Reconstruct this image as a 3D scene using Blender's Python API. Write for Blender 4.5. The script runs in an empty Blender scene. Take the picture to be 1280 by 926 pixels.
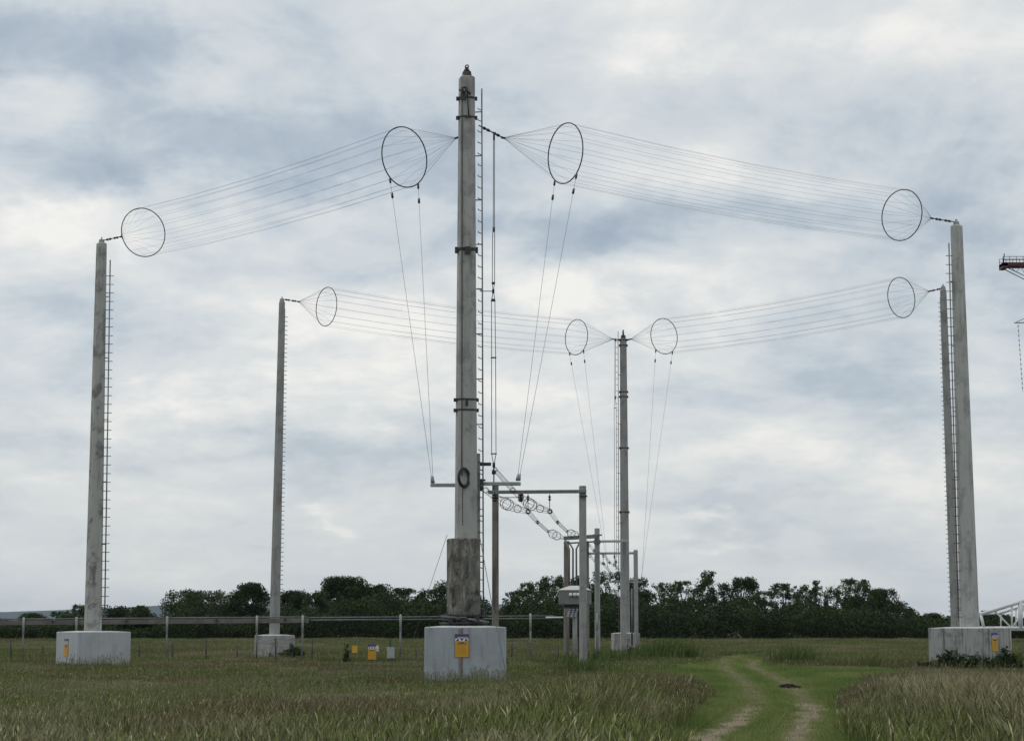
import bpy, math, random
import numpy as np
from mathutils import Vector, Matrix

random.seed(7)
RNG = np.random.default_rng(11)
scene = bpy.context.scene
COL = scene.collection
R = math.radians

# ------------------------------------------------------------------ camera
F, CX, CY, HOR, EYE = 2500.0, 640.0, 463.0, 775.0, 1.7
TH = math.atan((HOR - CY) / F)
FWD = Vector((0, math.cos(TH), math.sin(TH)))
UPV = Vector((0, -math.sin(TH), math.cos(TH)))
RGT = Vector((1, 0, 0))
EYEV = Vector((0, 0, EYE))

def ray(x, y):
    return FWD + RGT * ((x - CX) / F) + UPV * ((CY - y) / F)

def P(x, y, Y):
    d = ray(x, y)
    return EYEV + d * (Y / d.y)

def G(x, Y):                       # ground point under pixel column x at depth Y
    p = P(x, HOR + EYE * F / Y, Y)
    return Vector((p.x, p.y, 0))

cam_d = bpy.data.cameras.new('camera')
cam = bpy.data.objects.new('camera', cam_d)
COL.objects.link(cam)
cam.location = EYEV
cam.rotation_euler = (math.pi / 2 + TH, 0, 0)
cam_d.sensor_width = 36
cam_d.lens = F / 1280 * 36
cam_d.clip_start = 0.1
cam_d.clip_end = 20000
scene.camera = cam

# ------------------------------------------------------------------ materials
def newmat(name):
    m = bpy.data.materials.new(name)
    m.use_nodes = True
    nt = m.node_tree
    return m, nt, nt.nodes['Principled BSDF']

def simple(name, col, rough=0.6, metal=0.0, var=0.15, scale=6.0):
    m, nt, b = newmat(name)
    tc = nt.nodes.new('ShaderNodeTexCoord')
    n = nt.nodes.new('ShaderNodeTexNoise'); n.inputs['Scale'].default_value = scale
    n.inputs['Detail'].default_value = 5
    nt.links.new(tc.outputs['Object'], n.inputs['Vector'])
    r = nt.nodes.new('ShaderNodeValToRGB')
    lo = [c * (1 - var) for c in col]; hi = [min(1, c * (1 + var)) for c in col]
    r.color_ramp.elements[0].position = 0.3; r.color_ramp.elements[1].position = 0.7
    r.color_ramp.elements[0].color = (*lo, 1); r.color_ramp.elements[1].color = (*hi, 1)
    nt.links.new(n.outputs['Fac'], r.inputs['Fac'])
    nt.links.new(r.outputs['Color'], b.inputs['Base Color'])
    b.inputs['Roughness'].default_value = rough
    b.inputs['Metallic'].default_value = metal
    return m

def concrete(name, base, stain, stain_amt=0.5, streak=0.5, sscale=1.6, moss=None, seams=0.0):
    """weathered concrete: fine grain, blotches, runs of dirt down the faces"""
    m, nt, b = newmat(name)
    N, L = nt.nodes, nt.links
    tc = N.new('ShaderNodeTexCoord')
    def noise(scale, detail=6, rough=0.6, vec=None, dist=0.0):
        n = N.new('ShaderNodeTexNoise')
        n.inputs['Scale'].default_value = scale; n.inputs['Detail'].default_value = detail
        n.inputs['Roughness'].default_value = rough; n.inputs['Distortion'].default_value = dist
        L.new(vec if vec else tc.outputs['Object'], n.inputs['Vector'])
        return n.outputs['Fac']
    def ramp(f, a, c):
        r = N.new('ShaderNodeMapRange'); r.interpolation_type = 'SMOOTHSTEP'
        r.inputs['From Min'].default_value = a; r.inputs['From Max'].default_value = c
        L.new(f, r.inputs['Value']); return r.outputs['Result']
    def mul(f, k):
        x = N.new('ShaderNodeMath'); x.operation = 'MULTIPLY'; L.new(f, x.inputs[0])
        if isinstance(k, float): x.inputs[1].default_value = k
        else: L.new(k, x.inputs[1])
        return x.outputs[0]
    def mix(c1, c2, f, mode='MIX'):
        x = N.new('ShaderNodeMix'); x.data_type = 'RGBA'; x.blend_type = mode
        if isinstance(f, float): x.inputs['Factor'].default_value = f
        else: L.new(f, x.inputs['Factor'])
        for s, c in ((x.inputs[6], c1), (x.inputs[7], c2)):
            if isinstance(c, tuple): s.default_value = (*c, 1)
            else: L.new(c, s)
        return x.outputs[2]
    mp = N.new('ShaderNodeMapping'); mp.inputs['Scale'].default_value = (4, 4, 0.3)
    L.new(tc.outputs['Object'], mp.inputs['Vector'])
    mp2 = N.new('ShaderNodeMapping'); mp2.inputs['Scale'].default_value = (2.6, 2.6, 1.1); L.new(tc.outputs['Object'], mp2.inputs['Vector'])
    blot = ramp(noise(sscale, 8, 0.68, dist=0.4), 0.48, 0.64)
    runs = ramp(noise(1.5, 6, 0.65, mp.outputs['Vector']), 0.48, 0.68)
    grain = noise(28, 4, 0.7)
    lo = tuple(c * 0.82 for c in base); hi = tuple(c * 1.15 for c in base)
    col = mix(lo, hi, noise(0.9, 5, 0.6))
    col = mix(col, stain, mul(blot, stain_amt))
    col = mix(col, tuple(c * 0.8 for c in stain), mul(runs, streak))
    if moss:
        col = mix(col, moss, mul(ramp(noise(1.7, 10, 0.78, mp2.outputs['Vector'], 0.5), 0.49, 0.62), 0.7))
    g = mix((0.8, 0.8, 0.8), (1.2, 1.2, 1.2), grain)
    col = mix(col, g, 1.0, 'MULTIPLY')
    L.new(col, b.inputs['Base Color'])
    b.inputs['Roughness'].default_value = 0.9
    bp = N.new('ShaderNodeBump'); bp.inputs['Strength'].default_value = 0.35; bp.inputs['Distance'].default_value = 0.02
    L.new(noise(14, 8, 0.75), bp.inputs['Height']); L.new(bp.outputs['Normal'], b.inputs['Normal'])
    return m

M = {}
M['pole'] = concrete('pole_concrete', (0.41, 0.415, 0.395), (0.15, 0.15, 0.14), 0.5, 0.5, 1.7)
M['pole_mottled'] = concrete('pole_concrete_mottled', (0.42, 0.425, 0.40), (0.09, 0.09, 0.085), 0.7, 0.4, 1.5)
M['pole_far'] = concrete('pole_concrete_far', (0.32, 0.325, 0.315), (0.15, 0.15, 0.145), 0.6, 0.4, 1.2)
M['pole_clean'] = concrete('pole_concrete_clean', (0.45, 0.46, 0.44), (0.18, 0.19, 0.185), 0.5, 0.55, 1.3)
M['sleeve'] = concrete('sleeve_concrete', (0.15, 0.147, 0.132), (0.024, 0.024, 0.021), 0.92, 0.6, 2.3, moss=(0.36, 0.35, 0.30))
M['plinth_painted'] = concrete('plinth_painted', (0.38, 0.42, 0.455), (0.25, 0.255, 0.25), 0.4, 0.5, 0.9)
M['plinth_white'] = concrete('plinth_pale', (0.44, 0.465, 0.485), (0.28, 0.29, 0.29), 0.35, 0.25, 0.9)
M['plinth_stained'] = concrete('plinth_stained', (0.37, 0.38, 0.365), (0.10, 0.10, 0.095), 0.55, 0.8, 2.1)
M['plinth_block'] = concrete('plinth_blockwork', (0.36, 0.36, 0.345), (0.14, 0.14, 0.13), 0.6, 0.5, 2.4)
M['strap'] = concrete('tarnished_strap', (0.27, 0.27, 0.26), (0.12, 0.10, 0.08), 0.7, 0.7, 3.0)
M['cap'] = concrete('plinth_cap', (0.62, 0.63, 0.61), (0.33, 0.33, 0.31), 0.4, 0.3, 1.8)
M['post_wood'] = concrete('post_weathered_wood', (0.22, 0.20, 0.18), (0.09, 0.08, 0.07), 0.5, 0.8, 1.2)
M['post_conc'] = concrete('post_concrete', (0.35, 0.355, 0.345), (0.13, 0.13, 0.125), 0.5, 0.6, 1.5)
M['galv'] = simple('galvanised_steel', (0.30, 0.315, 0.32), 0.5, 0.3, 0.2)
M['rail'] = simple('dull_steel', (0.17, 0.18, 0.18), 0.55, 0.3, 0.25)
M['steel'] = simple('dark_steel', (0.035, 0.036, 0.038), 0.5, 0.3, 0.4, 12)
M['rust'] = simple('rusty_steel', (0.085, 0.075, 0.068), 0.8, 0.2, 0.45, 14)
M['wire'] = simple('weathered_wire', (0.10, 0.105, 0.11), 0.5, 0.4, 0.1)
M['ring'] = simple('hoop_tube', (0.03, 0.032, 0.034), 0.45, 0.3, 0.2)
M['rope'] = simple('tie_rope', (0.16, 0.17, 0.18), 0.8, 0.0, 0.2)
M['porcelain'] = simple('porcelain', (0.72, 0.73, 0.72), 0.2, 0.0, 0.05)
M['brown_porcelain'] = simple('dark_porcelain', (0.035, 0.028, 0.026), 0.2, 0.0, 0.2)
M['white_paint'] = simple('white_painted_steel', (0.74, 0.76, 0.77), 0.4, 0.0, 0.08)
M['post_cap'] = simple('pale_sleeve', (0.36, 0.37, 0.36), 0.5, 0.0, 0.15)
M['duct'] = simple('duct_board', (0.15, 0.145, 0.135), 0.7, 0.1, 0.25, 3)
M['yellow'] = simple('sign_yellow', (0.62, 0.33, 0.012), 0.45, 0.0, 0.08, 9)
M['yellow_plain'] = simple('plain_yellow', (0.60, 0.40, 0.02), 0.45, 0.0, 0.1, 9)
M['blue'] = simple('sign_blue', (0.055, 0.05, 0.20), 0.4, 0.0, 0.1, 9)
M['sign_white'] = simple('sign_white', (0.72, 0.72, 0.74), 0.4, 0.0, 0.05, 9)
M['black'] = simple('sign_black', (0.02, 0.02, 0.02), 0.5, 0.0, 0.1)
M['brown_edge'] = simple('sign_edge', (0.26, 0.15, 0.06), 0.7, 0.0, 0.2)
M['grey_plate'] = simple('grey_plate', (0.36, 0.385, 0.41), 0.5, 0.1, 0.12, 9)
M['maroon'] = simple('red_oxide_paint', (0.085, 0.018, 0.025), 0.6, 0.0, 0.3)
M['box'] = concrete('switch_box_paint', (0.22, 0.225, 0.215), (0.13, 0.13, 0.125), 0.4, 0.4, 2.0)
M['box_lid'] = simple('box_lid', (0.60, 0.60, 0.57), 0.5, 0.0, 0.1)
M['bark'] = simple('bark', (0.05, 0.045, 0.038), 0.9, 0.0, 0.4, 5)
M['old_wood'] = simple('old_fence_wood', (0.085, 0.08, 0.07), 0.9, 0.0, 0.4, 5)

def attr_mat(name, rough=0.75, transl=0.25, noise_scale=0.0):
    m, nt, b = newmat(name)
    N, L = nt.nodes, nt.links
    a = N.new('ShaderNodeAttribute'); a.attribute_name = 'tint'
    b.inputs['Roughness'].default_value = rough
    L.new(a.outputs['Color'], b.inputs['Base Color'])
    b.inputs['Specular IOR Level'].default_value = 0.12
    if transl > 0:
        t = N.new('ShaderNodeBsdfTranslucent'); L.new(a.outputs['Color'], t.inputs['Color'])
        mx = N.new('ShaderNodeMixShader'); mx.inputs['Fac'].default_value = transl
        L.new(b.outputs['BSDF'], mx.inputs[1]); L.new(t.outputs['BSDF'], mx.inputs[2])
        L.new(mx.outputs['Shader'], N['Material Output'].inputs['Surface'])
    return m
M['leaf'] = attr_mat('leaf', 0.6, 0.2)
M['grass'] = attr_mat('grass_blade', 0.7, 0.3)

# ------------------------------------------------------------------ mesh builder
class MB:
    def __init__(s):
        s.v = []; s.f = []; s.sm = []
    def _add(s, vs, fs, smooth=False):
        o = len(s.v); s.v += [Vector(v) for v in vs]
        s.f += [tuple(i + o for i in f) for f in fs]; s.sm += [smooth] * len(fs)
        return s
    def box(s, c, size, yaw=0.0, bev=0.0, rot=None):
        hx, hy, hz = size[0] / 2, size[1] / 2, size[2] / 2
        m = rot if rot else Matrix.Rotation(yaw, 3, 'Z')
        c = Vector(c)
        if bev <= 0:
            vs = [c + m @ Vector((x * hx, y * hy, z * hz)) for z in (-1, 1) for x, y in ((-1, -1), (1, -1), (1, 1), (-1, 1))]
            return s._add(vs, [(3, 2, 1, 0), (4, 5, 6, 7), (0, 1, 5, 4), (1, 2, 6, 5), (2, 3, 7, 6), (3, 0, 4, 7)])
        b = min(bev, hx * .45, hy * .45, hz * .45)
        rings = []
        for z, ins in ((-hz, b), (-hz + b, 0), (hz - b, 0), (hz, b)):
            x, y = hx - ins, hy - ins; q = b
            rings.append([c + m @ Vector((px, py, z)) for px, py in
                          ((-x + q, -y), (x - q, -y), (x, -y + q), (x, y - q), (x - q, y), (-x + q, y), (-x, y - q), (-x, -y + q))])
        return s.loft(rings)
    def loft(s, rings, smooth=False, cap=True):
        n = len(rings[0]); vs = [v for r in rings for v in r]; fs = []
        for k in range(len(rings) - 1):
            for i in range(n):
                j = (i + 1) % n
                fs.append((k * n + i, k * n + j, (k + 1) * n + j, (k + 1) * n + i))
        o = len(s.v)
        s._add(vs, fs, smooth)
        if cap:
            s.f.append(tuple(o + i for i in reversed(range(n)))); s.sm.append(False)
            k = (len(rings) - 1) * n
            s.f.append(tuple(o + k + i for i in range(n))); s.sm.append(False)
        return s
    def tube(s, pts, r, n=6, cap=True):
        pts = [Vector(p) for p in pts]
        rs = r if isinstance(r, (list, tuple)) else [r] * len(pts)
        rings = []
        ref = None
        for i, p in enumerate(pts):
            a = pts[max(0, i - 1)]; b = pts[min(len(pts) - 1, i + 1)]
            d = (b - a).normalized()
            if ref is None:
                ref = Vector((0, 0, 1)) if abs(d.z) < 0.9 else Vector((1, 0, 0))
            u = d.cross(ref).normalized(); w = u.cross(d).normalized(); ref = w
            rings.append([p + (u * math.cos(2 * math.pi * k / n) + w * math.sin(2 * math.pi * k / n)) * rs[i] for k in range(n)])
        return s.loft(rings, n > 4, cap)
    def torus(s, c, nrm, R0, r, n=40, k=6, ratio=1.0):
        c = Vector(c); d = Vector(nrm).normalized()
        ref = Vector((0, 0, 1)) if abs(d.z) < 0.9 else Vector((1, 0, 0))
        u = d.cross(ref).normalized(); w = u.cross(d).normalized()
        vs = []; fs = []
        for i in range(n):
            a = 2 * math.pi * i / n
            e = u * math.cos(a) * ratio + w * math.sin(a)
            for j in range(k):
                b = 2 * math.pi * j / k
                vs.append(c + e * (R0 + r * math.cos(b)) + d * r * math.sin(b))
        for i in range(n):
            for j in range(k):
                fs.append((i * k + j, i * k + (j + 1) % k, ((i + 1) % n) * k + (j + 1) % k, ((i + 1) % n) * k + j))
        return s._add(vs, fs, True)
    def insulator(s, a, b, r, n=3, core=None):
        """string of porcelain sheds along a line"""
        a, b = Vector(a), Vector(b); L = b - a
        pts = []; rs = []
        core = core or r * 0.35
        pts.append(a); rs.append(core)
        for i in range(n):
            t0 = (i + .15) / n; t1 = (i + .5) / n; t2 = (i + .85) / n
            for t, q in ((t0, core), (t1 - .12 / n, r), (t1 + .12 / n, r * .9), (t2, core)):
                pts.append(a + L * t); rs.append(q)
        pts.append(b); rs.append(core)
        return s.tube(pts, rs, 8)
    def build(s, name, mat, parent=None, loc=None):
        me = bpy.data.meshes.new(name)
        off = parent_world(parent) if parent else (Vector(loc) if loc is not None else Vector((0, 0, 0)))
        me.from_pydata([v - off for v in s.v], [], s.f)
        me.polygons.foreach_set('use_smooth', s.sm)
        me.materials.append(mat); me.update()
        o = bpy.data.objects.new(name, me); COL.objects.link(o)
        if parent: o.parent = parent
        else: o.location = off
        return o

def parent_world(o):
    v = Vector((0, 0, 0))
    while o is not None:
        v += Vector(o.location); o = o.parent
    return v

def tag(o, label=None, cat=None, group=None, kind=None):
    if label: o['label'] = label
    if cat: o['category'] = cat
    if group: o['group'] = group
    if kind: o['kind'] = kind
    return o

def thing(name, label, cat, loc, group=None):
    o = bpy.data.objects.new(name, None); COL.objects.link(o)
    o.empty_display_size = 0.3
    o.location = loc
    return tag(o, label, cat, group)

def np_mesh(name, verts, quads, mat, tint=None, parent=None, loc=(0, 0, 0), smooth=False, tris=None):
    me = bpy.data.meshes.new(name)
    nq = 0 if quads is None else len(quads); ntr = 0 if tris is None else len(tris)
    me.vertices.add(len(verts)); me.vertices.foreach_set('co', np.asarray(verts, dtype=np.float32).ravel())
    idx = []
    if nq: idx.append(np.asarray(quads).ravel())
    if ntr: idx.append(np.asarray(tris).ravel())
    idx = np.concatenate(idx).astype(np.int32)
    me.loops.add(len(idx)); me.loops.foreach_set('vertex_index', idx)
    st = np.concatenate([np.arange(nq) * 4, nq * 4 + np.arange(ntr) * 3]).astype(np.int32)
    me.polygons.add(nq + ntr); me.polygons.foreach_set('loop_start', st)
    if smooth: me.polygons.foreach_set('use_smooth', np.ones(nq + ntr, dtype=bool))
    me.update(calc_edges=True)
    if tint is not None:
        a = me.color_attributes.new('tint', 'FLOAT_COLOR', 'POINT')
        c = np.ones((len(verts), 4), dtype=np.float32); c[:, :3] = tint
        a.data.foreach_set('color', c.ravel())
    me.materials.append(mat)
    o = bpy.data.objects.new(name, me); COL.objects.link(o); o.location = loc
    if parent: o.parent = parent; o.location = (0, 0, 0)
    return o

_lat = RNG.random((512, 512))
def vnoise(x, y):
    xi = np.floor(x).astype(int); yi = np.floor(y).astype(int)
    fx = x - xi; fy = y - yi
    fx = fx * fx * (3 - 2 * fx); fy = fy * fy * (3 - 2 * fy)
    g = lambda a, b: _lat[a % 512, b % 512]
    return (g(xi, yi) * (1 - fx) + g(xi + 1, yi) * fx) * (1 - fy) + (g(xi, yi + 1) * (1 - fx) + g(xi + 1, yi + 1) * fx) * fy
def fbm(x, y, o=4):
    s = 0; a = .5; t = 0
    for i in range(o):
        s = s + a * vnoise(x * 2 ** i + 17.3 * i, y * 2 ** i + 5.1 * i); t += a; a *= .55
    return s / t

# ------------------------------------------------------------------ masts
def octa(c, w, yaw, ch=0.18, d=None):
    d = d or w
    hx, hy = w / 2, d / 2; q = ch * w
    m = Matrix.Rotation(yaw, 3, 'Z')
    return [Vector(c) + m @ Vector((px, py, 0)) for px, py in
            ((-hx + q, -hy), (hx - q, -hy), (hx, -hy + q), (hx, hy - q), (hx - q, hy), (-hx + q, hy), (-hx, hy - q), (-hx, -hy + q))]

def pole_part(root, base, top, w0, w1, yaw, mat, ch=0.16):
    rings = []
    for t in (0, .25, .5, .75, 1):
        c = base.lerp(top, t); w = w0 + (w1 - w0) * t
        rings.append(octa(c, w, yaw, ch))
    w = w1 - 0.07
    rings.append(octa(top + Vector((0, 0, .035)), w, yaw, ch))
    return MB().loft(rings).build('pole', mat, root)

def plinth_part(root, c, s, h, yaw, mat, rise=0.07, top_w=0.8, capmat=None):
    """square block with softened edges; the weathered top falls away from the pole as a low hip"""
    m = MB()
    ring = lambda z, w, ch=.018: octa(Vector((c.x, c.y, z)), w, yaw, ch)
    m.loft([ring(-0.3, s)] + ([ring(h * k_ + o_, s - i_) for k_ in (.33, .64) for o_, i_ in ((-.012, 0), (-.008, .03), (.008, .03), (.012, 0))] if mat is M['plinth_block'] else []) + [ring(h - .02, s), ring(h, s - .05)])
    o = m.build('plinth', mat, root)
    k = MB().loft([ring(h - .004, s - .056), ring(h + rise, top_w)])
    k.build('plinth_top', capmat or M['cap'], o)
    return o

def ladder_part(root, a, b, side, step, half, both=True, standoff=None, first=0.15, rail_r=0.028, rung_r=0.014, face=None):
    """single-rail climbing ladder, every rung a sub-part sharing one mesh"""
    lad = MB().tube([a, b], rail_r, 6)
    L = (b - a).length; d = (b - a) / L
    side = Vector(side).normalized()
    if standoff:
        n = int(L / standoff[0])
        for i in range(n + 1):
            p = a + d * (0.4 + i * standoff[0])
            if (p - a).length > L: break
            lad.tube([p, p + standoff[1]], 0.018, 5)
    lo = lad.build('ladder', M['rail'], root)
    off = parent_world(root)
    n = int((L - first) / step)
    proto = []
    rb = MB()
    if both: rb.tube([-side * half, side * half], rung_r, 5)
    else: rb.tube([Vector((0, 0, 0)), side * half, side * half + Vector((0, 0, .035))], rung_r, 5)
    me = None
    for i in range(n):
        p = a + d * (first + i * step) - off
        if me is None:
            me = bpy.data.meshes.new('rung'); me.from_pydata(rb.v, [], rb.f); me.materials.append(M['rail'])
        o = bpy.data.objects.new('rung', me); COL.objects.link(o)
        o.parent = lo; o.location = p
    return lo

def band(root, c, w, yaw, h=0.06, lug=0.11, mat=None, lugdir=None):
    m = MB()
    o1 = octa(c - Vector((0, 0, h / 2)), w + .03, yaw); o2 = octa(c + Vector((0, 0, h / 2)), w + .03, yaw)
    m.loft([o1, o2])
    for sx in (-1, 1):
        m.box(c + Vector((sx * (w / 2 + lug * .35), -0.03, 0)), (lug, .12, h * 1.9))
    return m.build('clamp_band', mat or M['steel'], root)

def finial(root, top, s=1.0):
    m = MB()
    m.loft([octa(top, .26 * s, .3), octa(top + Vector((0, 0, .16 * s)), .22 * s, .3)])
    m.tube([top + Vector((0, 0, .15 * s)), top + Vector((0, 0, .30 * s))], .05 * s, 8)
    m.torus(top + Vector((0, 0, .31 * s)), (.5, 1, 0), .055 * s, .018 * s, 14, 5)
    for sx in (-1, 1):
        m.tube([top + Vector((sx * .09 * s, -.1 * s, .12 * s)), top + Vector((sx * .03 * s, -.04 * s, .25 * s))], .022 * s, 6)
    return m.build('finial', M['rust'], root)

PX = lambda n, Y: n * Y / F       # pixels -> metres at depth Y

# ---- near centre mast
YN = 57.0
def near_mast():
    g = G(581, YN)
    root = thing('antenna_mast', 'tallest grey mast in the foreground with dark stained lower sleeve and black cable coil', 'mast', (g.x, g.y, 0), 'concrete aerial masts')
    yaw = R(14)
    plinth_part(root, g, 2.27, 1.515, R(2), M['plinth_painted'], .035, 1.25)
    b = P(582.5, 676, YN); t = P(583.5, 98, YN)
    pole_part(root, b - Vector((0, 0, .3)), t, PX(25.5, YN), PX(18.5, YN), yaw, M['pole'])
    MB().box((g.x - .09, g.y - 2.27 / 2 - .006, .76), (.13, .010, 1.44), R(2)).build('earth_strap', M['strap'], root)
    # sleeve
    s0 = P(579.5, 771, YN); s1 = P(579.3, 673, YN)
    w = PX(37, YN)
    m = MB(); m.loft([octa(s0, w, R(20), .22), octa(s1 - Vector((0, 0, .03)), w, R(20), .22), octa(s1, w - .06, R(20), .22)])
    m.build('sleeve', M['sleeve'], root)
    # base collar: stacked dark steel clamps
    cb = P(580, 779, YN); zc = cb.z
    m = MB()
    for dz, ww in ((-.01, 1.22), (.09, 1.10), (.20, 1.20)):
        m.loft([octa(Vector((s0.x, s0.y, zc + dz)), ww, R(20), .2), octa(Vector((s0.x, s0.y, zc + dz + .05)), ww, R(20), .2)])
    for k in range(10):
        a = 2 * math.pi * k / 10 + .2
        q = Vector((s0.x + .52 * math.cos(a), s0.y + .52 * math.sin(a), zc))
        m.tube([q - Vector((0, 0, .1)), q + Vector((0, 0, .29))], .022, 6)
    for dx in (-.35, .02, .38):
        m.box((s0.x + dx, s0.y - .56, zc + .12), (.14, .12, .2), .1)
    m.box((s0.x, s0.y, zc - .03), (.9, .9, .06), R(20))
    cl = m.build('base_collar', M['steel'], root)
    MB().tube([Vector((s0.x + .15, s0.y - .66, zc + .13)), Vector((s0.x + .72, s0.y - .5, zc + .04))], .03, 6).build('collar_bar', M['rail'], cl)
    MB().tube([Vector((s0.x - .62, s0.y - .62, zc + .19)), Vector((s0.x + .1, s0.y - .66, zc + .17))], .018, 6).build('collar_bar', M['rail'], cl)
    # pilaster
    p0 = P(597.6, 673, YN + .25); p1 = P(597.6, 567, YN + .25)
    m = MB(); m.loft([octa(p0, .12, 0, .06, .3), octa(p1, .12, 0, .06, .3)])
    m.build('backing_post', M['post_conc'], root)
    # finial, brackets
    finial(root, t + Vector((0, 0, .03)), 1.0)
    f = lambda x, y, d=.33: P(x, y, YN - d)
    m = MB()
    m.tube([f(574, 112), f(581, 117)], .03, 6).tube([f(577, 109), f(578, 124)], .03, 6)
    m.tube([f(582, 111), f(588, 118)], .035, 6).tube([f(584, 116), f(586, 146)], .022, 6)
    m.box(f(579, 121), (.16, .08, .16)); m.box(f(585, 146), (.14, .07, .07))
    m.torus(f(581, 112), (0, 1, 0), .07, .025, 14, 6)
    m.build('pulley_bracket', M['steel'], root)
    for y in (124, 148, 313, 500, 513):
        tt = (676 - y) / 578; ww = PX(25.5 + (18.5 - 25.5) * tt, YN)
        o = band(root, P(582.5 + tt, y, YN), ww, yaw, .05 if y != 313 else .09)
    MB().box(f(584.5, 313, .36), (.16, .07, .22)).build('bracket_plate', M['steel'], root)
    MB().box(f(583.5, 503, .38), (.08, .07, .2)).build('bracket_plate', M['steel'], root)
    # cable, coil, chain
    pts = [f(577.6 - .006 * (y - 115) * .1, y, .30 + .06 * (y - 115) / 480) for y in range(115, 600, 40)]
    MB().tube(pts, .016, 5).build('down_cable', M['steel'], root)
    m = MB()
    for i, dr in enumerate((0, .03, -.025)):
        m.torus(f(580, 597, .42 + .03 * i), (.82, -.57, 0), .245 + dr, .028, 32, 6)
    m.build('cable_coil', M['black'], root)
    m = MB()
    for y in np.arange(611, 657, 2.1):
        m.torus(f(578.2, y, .40), (1, (y // 2.1) % 2, 0), .017, .009, 8, 4)
    m.build('chain', M['steel'], root)
    # ladder with one-sided pegs
    la = P(604.3, 778, YN + .1); lb = P(602.2, 111, YN + .1)
    ladder_part(root, la, lb, (-1, -.5, .25), .333, .13, False, (1.31, Vector((-.22, .05, 0))), .2, .024, .014)
    # cross arms
    for (xa, ya, xb, yb) in ((538, 606.5, 570, 606), (600, 605.5, 651, 603.5)):
        a, b2 = P(xa, ya, YN + .25), P(xb, yb, YN + .25)
        c = (a + b2) / 2
        MB().box(c, ((b2 - a).length, .12, .10), 0, .01).build('cross_arm', M['galv'], root)
    for q_, z_ in ((P(606.5, 580, YN + .2), (.34, .12, .09)), (P(601, 606, YN + .2), (.13, .2, .34)), (P(603, 600, YN + .15), (.18, .08, .05))):
        MB().box(q_, z_).build('feeder_bracket', M['steel'], root)
    # guys
    MB().tube([P(559, 668, YN), P(540, 725, YN + 6), P(516, 800, YN + 15)], .007, 5).build('guy_wire', M['rope'], root)
    MB().tube([P(600, 672, YN - .1), P(614, 750, YN - .9), P(622, 790, YN - 1.35), P(634, 850, YN - 2.0)], .010, 5).build('guy_wire', M['rope'], root)
    m = MB().tube([P(600, 364, YN + .1), P(616.5, 364, YN + .4)], .014, 6)
    m.build('downlead_strut', M['rail'], root)
    return root
near_mast()

def side_mast(label, gx, Y, base_px, top_px, wb, wt, s, h, yaw, pm, plm, lad, rise=.06, topw=None, hidden=False):
    g = G(gx, Y)
    root = thing('antenna_mast', label, 'mast', (g.x, g.y, 0), 'concrete aerial masts')
    plinth_part(root, g, s, h, yaw, plm, rise, topw or PX(wb, Y) * 1.5)
    b = P(base_px[0], base_px[1], Y); t = P(top_px[0], top_px[1], Y)
    b.z = h - .05
    k = 1 / (abs(math.cos(yaw - math.atan2(-g.x, g.y))) + .68 * abs(math.sin(yaw - math.atan2(-g.x, g.y)))) 
    pole_part(root, b, t, PX(wb, Y) * k, PX(wt, Y) * k, yaw, pm)
    m = MB(); m.loft([octa(t, .2, yaw), octa(t + Vector((0, 0, .17)), .17, yaw)]); m.torus(t + Vector((0, 0, .2)), (1, .3, 0), .06, .02, 12, 5)
    m.build('finial', M['post_conc'], root)
    (x0, y0), (x1, y1), side, half, dY, step = lad
    a = P(x0, y0, Y + dY); c = P(x1, y1, Y + dY)
    dirp = (b.lerp(t, .5) - a.lerp(c, .5)); dirp.z = 0; dirp.normalize()
    ladder_part(root, a, c, side, step, half, True, (2.4, dirp * .16), .15, .026, .015)
    return root, t

side_mast('mottled grey mast standing at the far left on a pale blue grey plinth', 116, 77, (116, 786), (127, 305), 21.5, 13, 2.14, 1.27, R(34.7), M['pole_mottled'], M['plinth_white'],
          ((130.8, 772), (137.8, 325), (1, .1, 0), .15, -.1, .335), .03)
side_mast('clean grey mast at the right edge on a stained plinth with dark weeds', 1213, 73, (1212, 780), (1195.5, 283), 24, 15, 2.12, 1.43, R(-47), M['pole_clean'], M['plinth_stained'],
          ((1198.3, 776), (1186, 304), (1, 0, 0), .125, -.35, .33), .035)
side_mast('slim dark grey mast behind the raised duct on a small blockwork plinth', 343, 92, (343, 790), (352.5, 378), 13, 7.6, 1.34, 1.03, R(40), M['pole_far'], M['plinth_block'],
          ((349.0, 786), (356.0, 386), (1, .5, 0), .15, .3, .21), .03)
side_mast('distant slim mast half hidden behind the right edge mast, pegs showing down its left side', 1195, 88, (1195, 790), (1179, 363), 11.5, 8, 1.3, 1.0, R(-40), M['pole_far'], M['plinth_block'],
          ((1189.5, 786), (1175.3, 372), (-1, .3, 0), .10, .15, .21), .03)

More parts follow.
